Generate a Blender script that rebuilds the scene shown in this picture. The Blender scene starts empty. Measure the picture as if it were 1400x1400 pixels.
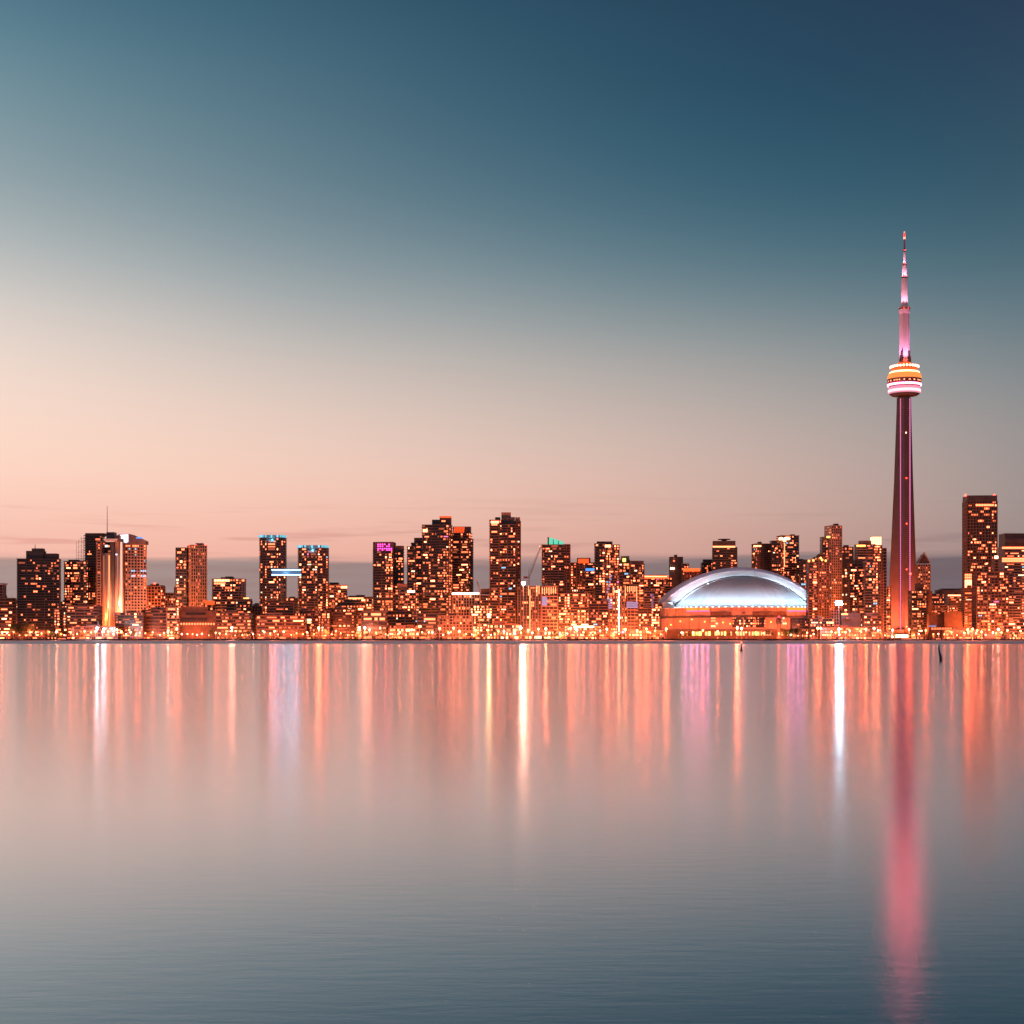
import bpy, bmesh, math, random
from mathutils import Vector, Matrix
R = math.radians
rnd = random.Random(11)
scene = bpy.context.scene
COL = scene.collection

# ------------------------------------------------------------------ camera
FPX, CXP, HOR, CAMH = 2200.0, 700.0, 872.0, 3.0      # focal length, centre and horizon in photo pixels; eye height
cam = bpy.data.cameras.new('camera')
cam.sensor_width = 36.0
cam.lens = 36.0 * FPX / 1400.0
cam.shift_y = (HOR - 700.0) / 1400.0
cam.clip_start, cam.clip_end = 0.5, 60000.0
cam_o = bpy.data.objects.new('camera', cam)
cam_o.location = (0, 0, CAMH)
cam_o.rotation_euler = (R(90), 0, 0)
COL.objects.link(cam_o)
scene.camera = cam_o
scene.view_settings.view_transform = 'Standard'
scene.view_settings.look = 'None'
scene.view_settings.exposure = 0.0
scene.view_settings.gamma = 1.0
scene.render.engine = 'CYCLES'
scene.cycles.use_denoising = True
scene.cycles.use_adaptive_sampling = False
scene.cycles.max_bounces = 5
scene.cycles.diffuse_bounces = 2
scene.cycles.glossy_bounces = 3
scene.cycles.transparent_max_bounces = 4
scene.cycles.sample_clamp_indirect = 12.0
scene.cycles.sample_clamp_direct = 0.0
scene.cycles.caustics_reflective = True


def s2l(c):
    return tuple((v / 255 / 12.92) if v <= 10 else (((v / 255) + 0.055) / 1.055) ** 2.4 for v in c)


# ------------------------------------------------------------------ sky (dusk after sunset, glow low on the left)
world = bpy.data.worlds.new('World')
scene.world = world
world.use_nodes = True
wn, wl = world.node_tree.nodes, world.node_tree.links
wn.clear()


def wnode(t, **kw):
    n = wn.new(t)
    for k, v in kw.items():
        setattr(n, k, v)
    return n


def wmath(op, a, b=None, c=None, clamp=False):
    n = wnode('ShaderNodeMath', operation=op, use_clamp=clamp)
    for i, v in enumerate((a, b, c)):
        if v is None:
            continue
        if isinstance(v, (int, float)):
            n.inputs[i].default_value = v
        else:
            wl.new(v, n.inputs[i])
    return n.outputs[0]


def wmap(v, a, b, c=0.0, d=1.0, kind='LINEAR'):
    n = wnode('ShaderNodeMapRange', interpolation_type=kind)
    wl.new(v, n.inputs[0])
    for i, x in enumerate((a, b, c, d)):
        n.inputs[i + 1].default_value = x
    return n.outputs[0]


def wmix(f, a, b):
    n = wnode('ShaderNodeMix', data_type='RGBA')
    wl.new(f, n.inputs[0])
    for i, v in ((6, a), (7, b)):
        if isinstance(v, tuple):
            n.inputs[i].default_value = v
        else:
            wl.new(v, n.inputs[i])
    return n.outputs[2]


SKY_L = [(872, 238, 174, 160), (800, 241, 180, 164), (763, 244, 186, 170), (725, 247, 194, 178), (660, 253, 212, 193),
         (560, 248, 219, 204), (450, 219, 209, 202), (350, 170, 179, 181), (250, 137, 157, 164), (120, 102, 137, 151),
         (0, 74, 114, 134), (-420, 46, 82, 104)]
SKY_C = [(872, 212, 152, 142), (800, 218, 160, 149), (763, 224, 168, 155), (710, 232, 182, 166), (620, 226, 196, 183),
         (500, 180, 176, 172), (400, 124, 144, 152), (300, 86, 117, 132), (200, 65, 101, 120), (100, 52, 88, 109),
         (0, 44, 80, 103), (-420, 27, 54, 77)]
SKY_R = [(872, 138, 120, 126), (800, 148, 129, 131), (750, 155, 136, 134), (700, 162, 146, 143), (600, 156, 149, 148),
         (500, 121, 134, 140), (400, 82, 111, 124), (300, 56, 90, 108), (200, 49, 78, 98), (100, 43, 67, 90),
         (0, 40, 60, 83), (-420, 22, 39, 58)]
EMAX = 33.0
tc = wnode('ShaderNodeTexCoord')
sep = wnode('ShaderNodeSeparateXYZ')
wl.new(tc.outputs['Generated'], sep.inputs[0])
elev = wmath('ARCSINE', sep.outputs[2])
azim = wmath('ARCTAN2', sep.outputs[0], sep.outputs[1])
# thin drifting cloud streaks shift the bands a little
cmap = wnode('ShaderNodeMapping')
cmap.inputs['Scale'].default_value = (3.2, 3.2, 60.0)
wl.new(tc.outputs['Generated'], cmap.inputs[0])
cn = wnode('ShaderNodeTexNoise')
cn.inputs['Scale'].default_value = 3.0
cn.inputs['Detail'].default_value = 4.0
wl.new(cmap.outputs[0], cn.inputs['Vector'])
cn2 = wnode('ShaderNodeTexNoise')
cn2.inputs['Scale'].default_value = 2.2
cn2.inputs['Detail'].default_value = 2.0
wl.new(tc.outputs['Generated'], cn2.inputs['Vector'])
low = wmap(elev, R(1.0), R(6.0), 1.0, 0.12)
shift = wmath('MULTIPLY', wmath('MULTIPLY', wmath('SUBTRACT', cn.outputs['Fac'], 0.5), 0.016), low)
shift2 = wmath('MULTIPLY', wmath('SUBTRACT', cn2.outputs['Fac'], 0.5), 0.02)
elev_s = wmath('ADD', wmath('ADD', elev, shift), wmath('MULTIPLY', shift2, wmap(elev, R(3.0), R(9.0))))
fac = wmath('DIVIDE', elev_s, R(EMAX), clamp=True)


def ramp(stops):
    n = wnode('ShaderNodeValToRGB')
    cr = n.color_ramp
    while len(cr.elements) > 1:
        cr.elements.remove(cr.elements[-1])
    for i, (y, r, g, b) in enumerate(stops):
        pos = max(0.0, math.degrees(math.atan((872 - y) / FPX)) / EMAX)
        e = cr.elements[0] if i == 0 else cr.elements.new(pos)
        e.position = pos
        e.color = (*s2l((r, g, b)), 1)
    cr.interpolation = 'B_SPLINE'
    wl.new(fac, n.inputs[0])
    return n.outputs[0]


cl, cc, crr = ramp(SKY_L), ramp(SKY_C), ramp(SKY_R)
u = wmap(azim, R(-17.6), R(17.6))


def wvec(op, a, b):
    n = wnode('ShaderNodeVectorMath', operation=op)
    wl.new(a, n.inputs[0])
    if isinstance(b, (int, float)):
        n.inputs['Scale'].default_value = b
    else:
        wl.new(b, n.inputs[1])
    return n.outputs[0]


mid = wvec('SUBTRACT', wvec('SCALE', cc, 2.0), wvec('SCALE', wvec('ADD', cl, crr), 0.5))
front = wmix(u, wmix(u, cl, mid), wmix(u, mid, crr))      # quadratic blend through left, centre and right
# a low bank of mauve-grey cloud along the horizon: uneven top, streaks drifting off it
cb = wnode('ShaderNodeTexNoise')
cb.inputs['Scale'].default_value = 9.0
cb.inputs['Detail'].default_value = 6.0
cbm = wnode('ShaderNodeMapping')
cbm.inputs['Scale'].default_value = (1.0, 1.0, 14.0)
wl.new(tc.outputs['Generated'], cbm.inputs[0])
wl.new(cbm.outputs[0], cb.inputs['Vector'])
bank_a = wmix(u, (*s2l((160, 146, 144)), 1), (*s2l((106, 98, 108)), 1))
bank_b = wmix(u, (*s2l((150, 132, 131)), 1), (*s2l((99, 88, 98)), 1))
bank_col = wmix(wmap(cb.outputs['Fac'], 0.35, 0.65), bank_a, bank_b)
edge_h = wmath('ADD', wmath('SUBTRACT', elev_s, wmap(u, 0.0, 1.0, 0.0, R(0.2))), wmath('MULTIPLY', wmath('SUBTRACT', cb.outputs['Fac'], 0.5), 0.008))
front = wmix(wmap(edge_h, R(2.5), R(2.9), 0.88, 0.0, 'SMOOTHSTEP'), front, bank_col)
# two or three faint rosy streaks a little higher, strongest on the left
st = wmath('MULTIPLY', wmap(cn.outputs['Fac'], 0.52, 0.68, 0.0, 1.0, 'SMOOTHSTEP'), wmath('MULTIPLY', wmap(elev, R(2.6), R(3.3)), wmap(elev, R(3.4), R(5.2), 1.0, 0.0)))
front = wmix(wmath('MULTIPLY', st, wmap(u, 0.0, 1.0, 0.55, 0.35)), front, wmix(u, (*s2l((222, 152, 140)), 1), (*s2l((128, 110, 115)), 1)))
# the sunset itself lies further left, outside the frame
glow_h = wmap(elev, R(0.0), R(20.0), 1.0, 0.0, 'SMOOTHSTEP')
glow_a = wmath('MULTIPLY', wmap(azim, R(-135), R(-100), 0.0, 1.0, 'SMOOTHSTEP'), wmap(azim, R(-42), R(-19), 1.0, 0.0, 'SMOOTHSTEP'))
back = wmap(wmath('ABSOLUTE', azim), R(60), R(125), 0.0, 1.0, 'SMOOTHSTEP')
sky = wmix(back, front, (0.2, 0.15, 0.17, 1))
sky = wmix(wmath('MULTIPLY', glow_h, glow_a), sky, (1.25, 0.55, 0.27, 1))
nish = wnode('ShaderNodeTexSky', sky_type='NISHITA', sun_disc=False)
nish.sun_elevation = R(0.8)
nish.sun_rotation = R(-48)
bg1 = wnode('ShaderNodeBackground')
wl.new(sky, bg1.inputs[0])
bg2 = wnode('ShaderNodeBackground')
wl.new(nish.outputs[0], bg2.inputs[0])
bg2.inputs[1].default_value = 0.006
add = wnode('ShaderNodeAddShader')
wl.new(bg1.outputs[0], add.inputs[0])
wl.new(bg2.outputs[0], add.inputs[1])
wo = wnode('ShaderNodeOutputWorld')
wl.new(add.outputs[0], wo.inputs[0])

# last light of the set sun, from low on the left
sun = bpy.data.lights.new('sun', 'SUN')
sun.energy = 0.12
sun.angle = R(10)
sun.color = (1.0, 0.6, 0.42)
sun_o = bpy.data.objects.new('sun', sun)
sun_o.rotation_euler = Vector((0.74, -0.66, -0.03)).to_track_quat('-Z', 'Y').to_euler()
COL.objects.link(sun_o)

# ------------------------------------------------------------------ helpers
G = 1.5            # land level above the water


def wx(px, Y):
    return (px - CXP) * Y / FPX


def wz(py, Y):
    return CAMH + (HOR - py) * Y / FPX


def mat(name, col, rough=0.7, metal=0.0, var=0.25, scale=0.15, spec=0.5):
    m = bpy.data.materials.new(name)
    m.use_nodes = True
    nt = m.node_tree
    b = nt.nodes['Principled BSDF']
    b.inputs['Roughness'].default_value = rough
    b.inputs['Metallic'].default_value = metal
    b.inputs['Specular IOR Level'].default_value = spec
    t = nt.nodes.new('ShaderNodeTexCoord')
    n = nt.nodes.new('ShaderNodeTexNoise')
    n.inputs['Scale'].default_value = scale
    n.inputs['Detail'].default_value = 5
    nt.links.new(t.outputs['Object'], n.inputs['Vector'])
    r = nt.nodes.new('ShaderNodeValToRGB')
    r.color_ramp.elements[0].position = 0.3
    r.color_ramp.elements[1].position = 0.72
    r.color_ramp.elements[0].color = (*[c * (1 - var) for c in col], 1)
    r.color_ramp.elements[1].color = (*[min(1, c * (1 + var)) for c in col], 1)
    nt.links.new(n.outputs['Fac'], r.inputs[0])
    nt.links.new(r.outputs[0], b.inputs['Base Color'])
    return m


def emis(name, col, strength=1.0, sample='NONE'):
    m = bpy.data.materials.new(name)
    m.use_nodes = True
    nt = m.node_tree
    b = nt.nodes['Principled BSDF']
    b.inputs['Base Color'].default_value = (0.05, 0.05, 0.05, 1)
    b.inputs['Emission Color'].default_value = (*[c for c in col], 1)
    b.inputs['Emission Strength'].default_value = strength
    m.cycles.emission_sampling = sample
    return m


M = {
    'glass': mat('dark_glass', (0.02, 0.021, 0.027), 0.22, 0, 0.3, 0.3),
    'dark': mat('dark_cladding', (0.08, 0.072, 0.08), 0.6),
    'black': mat('black_cladding', (0.06, 0.054, 0.062), 0.6),
    'plum': mat('plum_concrete', (0.17, 0.125, 0.125), 0.8),
    'grey': mat('grey_concrete', (0.2, 0.18, 0.175), 0.85),
    'brown': mat('brown_brick', (0.15, 0.088, 0.066), 0.85),
    'stone': mat('pale_stone', (0.31, 0.235, 0.2), 0.85),
    'pink': mat('pinkish_stone', (0.34, 0.205, 0.165), 0.85),
    'white': mat('white_panel', (0.78, 0.77, 0.76), 0.55, 0, 0.05),
    'steel': mat('galvanised_steel', (0.3, 0.3, 0.32), 0.45, 0.8),
    'redsteel': mat('red_crane_steel', (0.35, 0.08, 0.06), 0.6),
    'conc': mat('tower_concrete', (0.12, 0.085, 0.092), 0.85, 0, 0.12, 0.05),
    'mirror': mat('mirror_glass', (0.62, 0.36, 0.27), 0.36, 0.5, 0.1, 0.1),
    'roofpan': mat('roof_panel', (0.72, 0.72, 0.74), 0.5, 0, 0.06, 0.05),
    'leaf': mat('tree_leaves', (0.05, 0.07, 0.028), 0.8, 0, 0.5, 0.9),
    'bark': mat('tree_bark', (0.09, 0.06, 0.045), 0.9),
    'hull': mat('boat_hull', (0.3, 0.3, 0.33), 0.4),
    'buoy': mat('wet_timber', (0.012, 0.011, 0.012), 0.7),
}
WIN = {
    'w1': emis('window_warm', (4.6, 0.78, 0.29), 1, 'NONE'),
    'w2': emis('window_amber', (2.2, 0.36, 0.13), 1, 'NONE'),
    'w3': emis('window_dim', (0.5, 0.1, 0.04), 1, 'NONE'),
    'w4': emis('window_bright', (9.0, 2.1, 0.85), 1, 'NONE'),
    'w5': emis('window_white', (2.6, 1.7, 1.05), 1, 'NONE'),
    'cool': emis('window_cool', (0.35, 0.8, 1.15), 1, 'NONE'),
    'pinkw': emis('window_pink', (1.8, 0.3, 0.75), 1, 'NONE'),
}
MIX = {
    'warm': (('w1', 30), ('w2', 33), ('w3', 30), ('w4', 10), ('w5', 5), ('cool', 1.0), ('pinkw', .4)),
    'dim': (('w1', 18), ('w2', 40), ('w3', 40), ('w4', 3)),
    'office': (('w1', 40), ('w2', 30), ('w3', 14), ('w4', 16)),
    'cool': (('w1', 38), ('w2', 28), ('w3', 20), ('cool', 14)),
    'hot': (('w1', 36), ('w4', 40), ('w2', 16), ('w5', 8)),
}
E = {
    'teal': emis('teal_light', (0.10, 0.62, 0.80), 1.0),
    'tealhot': emis('teal_white_light', (1.6, 5.0, 7.5), 1.0),
    'magenta': emis('magenta_light', (3.6, 0.2, 1.5), 1.0),
    'green': emis('green_light', (0.10, 0.75, 0.50), 1.0),
    'orange': emis('orange_light', (1.6, 0.13, 0.02), 1.0),
    'amber': emis('amber_light', (6.0, 1.6, 0.35), 1.0),
    'neon': emis('red_neon', (3.0, 0.22, 0.04), 1.0),
    'white': emis('white_sign', (1.5, 1.35, 1.6), 1.0),
    'hot': emis('white_hot_light', (11.0, 4.2, 2.3), 1.0),
    'blue': emis('blue_sign', (0.08, 0.45, 1.3), 1.0),
    'dimblue': emis('blue_screen', (0.22, 0.26, 0.5), 1.0),
    'yellow': emis('yellow_light', (4.0, 3.2, 0.5), 1.0),
    'red': emis('red_beacon', (16.0, 0.5, 0.3), 1.0),
    'fin': emis('fin_light', (3.6, 0.95, 0.36), 1.0),
}


def tag(o, label=None, cat=None, group=None, kind=None):
    if label:
        n = len(label.split())
        assert 4 <= n <= 16, (n, label)
        o['label'] = label
    if cat:
        o['category'] = cat
    if group:
        o['group'] = group
    if kind:
        o['kind'] = kind
    return o


def empty(name, loc, label, cat, group=None, rz=0.0):
    o = bpy.data.objects.new(name, None)
    o.empty_display_size = 5
    o.location = loc
    o.rotation_euler = (0, 0, rz)
    COL.objects.link(o)
    return tag(o, label, cat, group)


class MB:
    """collects faces with material slots and links them as one mesh object"""
    def __init__(self):
        self.v, self.f, self.mi, self.mats = [], [], [], []

    def slot(self, m):
        if m not in self.mats:
            self.mats.append(m)
        return self.mats.index(m)

    def add(self, verts, faces, m):
        k, s = len(self.v), self.slot(m)
        self.v += [tuple(v) for v in verts]
        for f in faces:
            self.f.append([i + k for i in f])
            self.mi.append(s)

    def box(self, c, size, m, rz=0.0):
        cx, cy, cz = c
        hx, hy, hz = size[0] / 2, size[1] / 2, size[2] / 2
        ca, sa = math.cos(rz), math.sin(rz)
        vs = []
        for dz in (-hz, hz):
            for dx, dy in ((-hx, -hy), (hx, -hy), (hx, hy), (-hx, hy)):
                vs.append((cx + dx * ca - dy * sa, cy + dx * sa + dy * ca, cz + dz))
        self.add(vs, [(3, 2, 1, 0), (4, 5, 6, 7), (0, 1, 5, 4), (1, 2, 6, 5), (2, 3, 7, 6), (3, 0, 4, 7)], m)

    def prism(self, poly, z0, z1, m, poly2=None):
        n = len(poly)
        p2 = poly2 or poly
        vs = [(x, y, z0) for x, y in poly] + [(x, y, z1) for x, y in p2]
        fs = [tuple(range(n - 1, -1, -1)), tuple(range(n, 2 * n))]
        fs += [(i, (i + 1) % n, n + (i + 1) % n, n + i) for i in range(n)]
        self.add(vs, fs, m)

    def lathe(self, prof, m, n=32, c=(0, 0)):
        vs, fs = [], []
        for r, z in prof:
            for i in range(n):
                a = 2 * math.pi * i / n
                vs.append((c[0] + r * math.cos(a), c[1] + r * math.sin(a), z))
        for j in range(len(prof) - 1):
            for i in range(n):
                fs.append((j * n + i, j * n + (i + 1) % n, (j + 1) * n + (i + 1) % n, (j + 1) * n + i))
        fs.append(tuple(range(n - 1, -1, -1)))
        k = (len(prof) - 1) * n
        fs.append(tuple(range(k, k + n)))
        self.add(vs, fs, m)

    def tube(self, p, q, r0, m, r1=None, n=6):
        p, q = Vector(p), Vector(q)
        r1 = r0 if r1 is None else r1
        d = (q - p).normalized()
        a = d.orthogonal().normalized()
        b = d.cross(a)
        vs = []
        for c, r in ((p, r0), (q, r1)):
            for i in range(n):
                t = 2 * math.pi * i / n
                vs.append(c + (a * math.cos(t) + b * math.sin(t)) * r)
        fs = [tuple(range(n - 1, -1, -1)), tuple(range(n, 2 * n))]
        fs += [(i, (i + 1) % n, n + (i + 1) % n, n + i) for i in range(n)]
        self.add(vs, fs, m)

    def ball(self, c, r, m, n=8, k=5):
        prof = []
        for i in range(k + 1):
            t = math.pi * (0.04 + 0.92 * i / k)
            prof.append((r * math.sin(t), c[2] - r * math.cos(t)))
        self.lathe(prof, m, n, (c[0], c[1]))

    def mesh(self, name):
        me = bpy.data.meshes.new(name)
        me.from_pydata(self.v, [], self.f)
        for m in self.mats:
            me.materials.append(m)
        me.polygons.foreach_set('material_index', self.mi)
        me.update()
        return me

    def build(self, name, parent=None, smooth=False):
        me = self.mesh(name)
        if smooth:
            me.shade_smooth()
        o = bpy.data.objects.new(name, me)
        COL.objects.link(o)
        o.parent = parent
        return o


def offset(poly, d):
    n = len(poly)
    out = []
    for i in range(n):
        p0, p1, p2 = Vector(poly[i - 1]), Vector(poly[i]), Vector(poly[(i + 1) % n])
        e1, e2 = (p1 - p0).normalized(), (p2 - p1).normalized()
        n1, n2 = Vector((e1.y, -e1.x)), Vector((e2.y, -e2.x))
        b = (n1 + n2)
        b = b / max(0.3, b.dot(n1) if b.dot(n1) else 1)
        out.append(tuple(p1 + b * d))
    return out


def rot(poly, a):
    c, s = math.cos(a), math.sin(a)
    return [(x * c - y * s, x * s + y * c) for x, y in poly]


WMESH = {}


def win_mesh(w, h, mk):
    key = (round(w, 1), round(h, 1), mk)
    if key not in WMESH:
        b = MB()
        b.box((0, 0.06, 0), (key[0], 0.24, key[1]), WIN[mk])
        WMESH[key] = b.mesh('window')
    return WMESH[key]


def pick(mix):
    t = rnd.random() * sum(w for _, w in mix)
    for k, w in mix:
        t -= w
        if t <= 0:
            return k
    return mix[0][0]


STYLE = {  # floor height, bay, slab thickness, slab out, pier width, pier out, pier every
    'slab': dict(fh=3.1, bay=3.5, st=0.7, so=0.9, pw=0.5, po=0.25, pe=3),
    'grid': dict(fh=3.3, bay=3.6, st=1.15, so=0.22, pw=1.15, po=0.3, pe=1),
    'fins': dict(fh=3.4, bay=3.2, st=0.5, so=0.15, pw=0.8, po=0.8, pe=1),
    'bands': dict(fh=3.6, bay=5.0, st=1.5, so=0.3, pw=0.4, po=0.1, pe=2),
    'panel': dict(fh=3.8, bay=4.2, st=0.9, so=0.15, pw=0.35, po=0.2, pe=1),
    'blank': dict(fh=99, bay=99, st=0.0, so=0.0, pw=0.0, po=0.0, pe=1),
}


class B:
    """one building: blocks are given by their outline at the building's own distance"""
    def __init__(self, name, label, cat, xc, Y, ref=None, group=None):
        self.Y, self.X = Y, wx(xc, Y)
        self.root = empty(name, (self.X, Y, G), label, cat, group)
        self.wins = []
        self.ref, self.xc = ref, xc

    def lx(self, px, dy=0):
        return wx(px, self.Y + dy) - self.X

    def lz(self, py, dy=0):
        return wz(py, self.Y + dy) - G

    def block(self, x0, x1, top, bot=None, style='slab', pal='dark', p=0.3, mix='warm', yaw=0.0, dr=0.55, dy=0.0,
              part='wall', shape='rect', glass='glass', fade=0.0, run=0.36, cap=True, **kw):
        S = dict(STYLE[style])
        S.update(kw)
        a = R(yaw)
        W = self.lx(x1, dy) - self.lx(x0, dy)
        xm = (self.lx(x1, dy) + self.lx(x0, dy)) / 2
        d = max(6.0, min(W * dr, 34))
        if shape == 'rect':
            w = max(2.0, (W - d * abs(math.sin(a))) / math.cos(a))
            poly = [(-w / 2, -d / 2), (w / 2, -d / 2), (w / 2, d / 2), (-w / 2, d / 2)]
            poly = rot(poly, a)
        elif shape == 'cyl':
            poly = [(W / 2 * math.cos(2 * math.pi * i / 40), W / 2 * math.sin(2 * math.pi * i / 40)) for i in range(40)]
        else:                                   # bowed front and rounded ends
            n = 16
            poly = []
            for i in range(n):
                t = 2 * math.pi * (i + 0.5) / n - math.pi / 2
                c, s = math.cos(t), math.sin(t)
                e = 0.62
                poly.append((W / 2 * math.copysign(abs(c) ** e, c), d / 2 * math.copysign(abs(s) ** e, s)))
        poly = [(x + xm, y + dy) for x, y in poly]
        z0 = -0.4 if bot is None else self.lz(bot, dy)
        z1 = self.lz(top, dy)
        first = len(self.wins)
        b = MB()
        wall = M[pal]
        b.prism(poly, z0, z1, M[glass] if style != 'blank' else wall)
        H = z1 - z0
        n = max(1, int(round(H / S['fh'])))
        fh = H / n
        if style != 'blank':
            ring = offset(poly, S['so'])
            for k in range(n + 1):
                zc = z0 + k * fh
                za, zb = max(z0, zc - S['st'] * 0.5), min(z1, zc + S['st'] * 0.5)
                if k == n and cap:
                    zb = z1 + 0.5
                b.prism(ring, za, zb, wall)
            m = len(poly)
            for i in range(m):
                p0, p1 = Vector(poly[i]), Vector(poly[(i + 1) % m])
                e = p1 - p0
                L = e.length
                if L < 1.2:
                    continue
                e /= L
                nv = Vector((e.y, -e.x))
                nb = max(1, int(round(L / S['bay'])))
                bw = L / nb
                ang = math.atan2(e.y, e.x)
                for j in range(0, nb + 1, S['pe']):
                    c = p0 + e * (j * bw) + nv * (S['po'] / 2 - 0.02)
                    b.box((c.x, c.y, (z0 + z1) / 2 + 0.1), (S['pw'], S['po'], H + 0.2), wall, ang)
                if nv.y > -0.12:
                    continue
                # lit windows, in runs along a floor and in stacks
                colbias = [rnd.choice((0.25, 0.6, 1.0, 1.0, 1.5, 2.2)) for _ in range(nb)]
                ribbons = {k for k in range(n) if rnd.random() < (.05 if p > .1 else 0)}
                for k in range(n):
                    pk = p * 1.2 * rnd.choice((0.3, 0.7, 1.0, 1.0, 1.6))
                    if fade:
                        pk *= 1.0 + fade * (1 - 2 * k / max(1, n - 1))
                    j = 0
                    while j < nb:
                        if rnd.random() < (.8 if k in ribbons else pk * colbias[j]):
                            mk = pick(MIX[mix])
                            ln = 1
                            while ln < 3 and rnd.random() < run and j + ln < nb and L > 6:
                                ln += 1
                            wW = (bw * ln - max(S['pw'], 0.5) - 0.15) * rnd.uniform(.42, .85)
                            if ln == 1 and rnd.random() < 0.25:
                                wW *= 0.65
                            wH = max(0.7, (fh - S['st'] - 0.35) * rnd.choice((.65, .8, .95)))
                            c = p0 + e * ((j + ln / 2) * bw) + nv * 0.1
                            self.wins.append((wW, wH, mk, (c.x, c.y, z0 + (k + 0.5) * fh), ang))
                            j += ln
                        else:
                            j += 1
        o = b.build(part, self.root, shape == 'cyl')
        self.wins[first:] = [(*w, o) for w in self.wins[first:]]
        return o

    def row(self, x0, x1, y, h, mk, dy=0.0, n=6, gap=0.25):
        """a row of lit windows along a front at local depth dy"""
        xa, xb = self.lx(x0, dy), self.lx(x1, dy)
        w = (xb - xa) / n
        for i in range(n):
            self.wins.append((w * (1 - gap), h, mk, (xa + (i + .5) * w, dy, self.lz(y, dy)), 0.0, self.root))

    def plate(self, name, x0, x1, y0, y1, m, dy=0.0, t=0.6):
        b = MB()
        xa, xb = self.lx(x0, dy), self.lx(x1, dy)
        za, zb = self.lz(y1, dy), self.lz(y0, dy)
        b.box(((xa + xb) / 2, dy, (za + zb) / 2), (xb - xa, t, zb - za), m)
        return b.build(name, self.root)

    def boxpart(self, name, x0, x1, y0, y1, m, dy=0.0, d=10.0):
        return self.plate(name, x0, x1, y0, y1, m, dy, d)

    def mast(self, px, y0, y1, r=0.35, m=None, dy=0.0, name='mast'):
        b = MB()
        b.tube((self.lx(px, dy), dy, self.lz(y1, dy)), (self.lx(px, dy), dy, self.lz(y0, dy)), r, m or M['steel'], r * 0.5)
        return b.build(name, self.root)

    def beacon(self, px, py, r=0.9, dy=0.0, m=None):
        b = MB()
        b.ball((self.lx(px, dy), dy, self.lz(py, dy)), r, m or E['red'])
        return b.build('beacon', self.root)

    def clutter(self):
        if any(c.name.split('.')[0] in ('plant_room', 'crown', 'roof_room', 'roof_box', 'lantern_box', 'gable_roof', 'helipad', 'sloped_crown', 'roof_band', 'curved_roof', 'curved_rim', 'upper_floor', 'glass_crown', 'hall', 'roof_slab')
               for c in self.root.children):
            return
        tops = [c for c in self.root.children if c.type == 'MESH' and len(c.data.vertices) > 100]
        if not tops:
            return
        c = max(tops, key=lambda q: max(v.co.z for v in q.data.vertices))
        z = max(v.co.z for v in c.data.vertices)
        xs = [v.co.x for v in c.data.vertices if v.co.z > z - 1.5]
        ys = [v.co.y for v in c.data.vertices if v.co.z > z - 1.5]
        w, d, xm, ym = max(xs) - min(xs), max(ys) - min(ys), (max(xs) + min(xs)) / 2, (max(ys) + min(ys)) / 2
        for k in range(rnd.choice((1, 1, 2))):
            b = MB()
            h = rnd.uniform(1.8, 3.6)
            bw = w * rnd.uniform(.16, .38)
            x = xm + w * rnd.uniform(-.26, .26)
            b.box((x, ym + d * .05 * k, z + h / 2 - .05), (bw, d * rnd.uniform(.35, .55), h), M[rnd.choice(('plum', 'dark', 'brown'))])
            b.build('plant_room', self.root)
            if rnd.random() < .55:
                b = MB()
                b.tube((x + bw * .3, ym, z), (x + bw * .3, ym, z + h + rnd.uniform(2, 6)), .16, M['steel'], .08, 5)
                b.build('aerial', self.root)

    def done(self):
        self.clutter()
        ws = sorted(self.wins, key=lambda w: -w[0] * w[1])
        for w, h, mk, loc, ang, own in ws[:100]:
            o = bpy.data.objects.new('window', win_mesh(w, h, mk))
            o.parent = own
            o.location = loc
            o.rotation_euler = (0, 0, ang)
            COL.objects.link(o)
        if len(ws) > 100:
            b = MB()
            for w, h, mk, loc, ang, own in ws[100:]:
                b.box(loc, (w, 0.24, h), WIN[mk], ang)
            tag(b.build('small_windows', self.root), kind='stuff')
        if self.ref:
            REFS.append((self.xc, self.ref))
        return self


REFS = []


def spot(name, parent, loc, aim, power, col, size=150, blend=1.0, rad=1.0):
    l = bpy.data.lights.new(name, 'SPOT')
    l.energy, l.color, l.spot_size, l.spot_blend, l.shadow_soft_size = power, col, R(size), blend, rad
    o = bpy.data.objects.new(name, l)
    o.location = loc
    o.rotation_euler = (Vector(aim)).to_track_quat('-Z', 'Y').to_euler()
    o.parent = parent
    COL.objects.link(o)
    return o


# ------------------------------------------------------------------ water and land
SHORE = 1750.0
b = MB()
b.add([(-5000, -400, 0), (5000, -400, 0), (5000, SHORE + 20, 0), (-5000, SHORE + 20, 0)], [(0, 1, 2, 3)], None)
b.mats = []
wm = bpy.data.materials.new('lake_water')
wm.use_nodes = True
nt = wm.node_tree
nt.nodes.remove(nt.nodes['Principled BSDF'])
pb = nt.nodes.new('ShaderNodeBsdfGlossy')          # water mirror, dimmer and bluer at steeper angles by a hand-tuned tint
pb.distribution = 'MULTI_GGX'
lw = nt.nodes.new('ShaderNodeLayerWeight')
lw.inputs['Blend'].default_value = 0.5
fr = nt.nodes.new('ShaderNodeValToRGB')
fr.color_ramp.elements[0].position = 0.0
fr.color_ramp.elements[0].color = (0.03, 0.05, 0.07, 1)
fr.color_ramp.elements[1].position = 1.0
fr.color_ramp.elements[1].color = (.9, .9, .92, 1)
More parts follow.
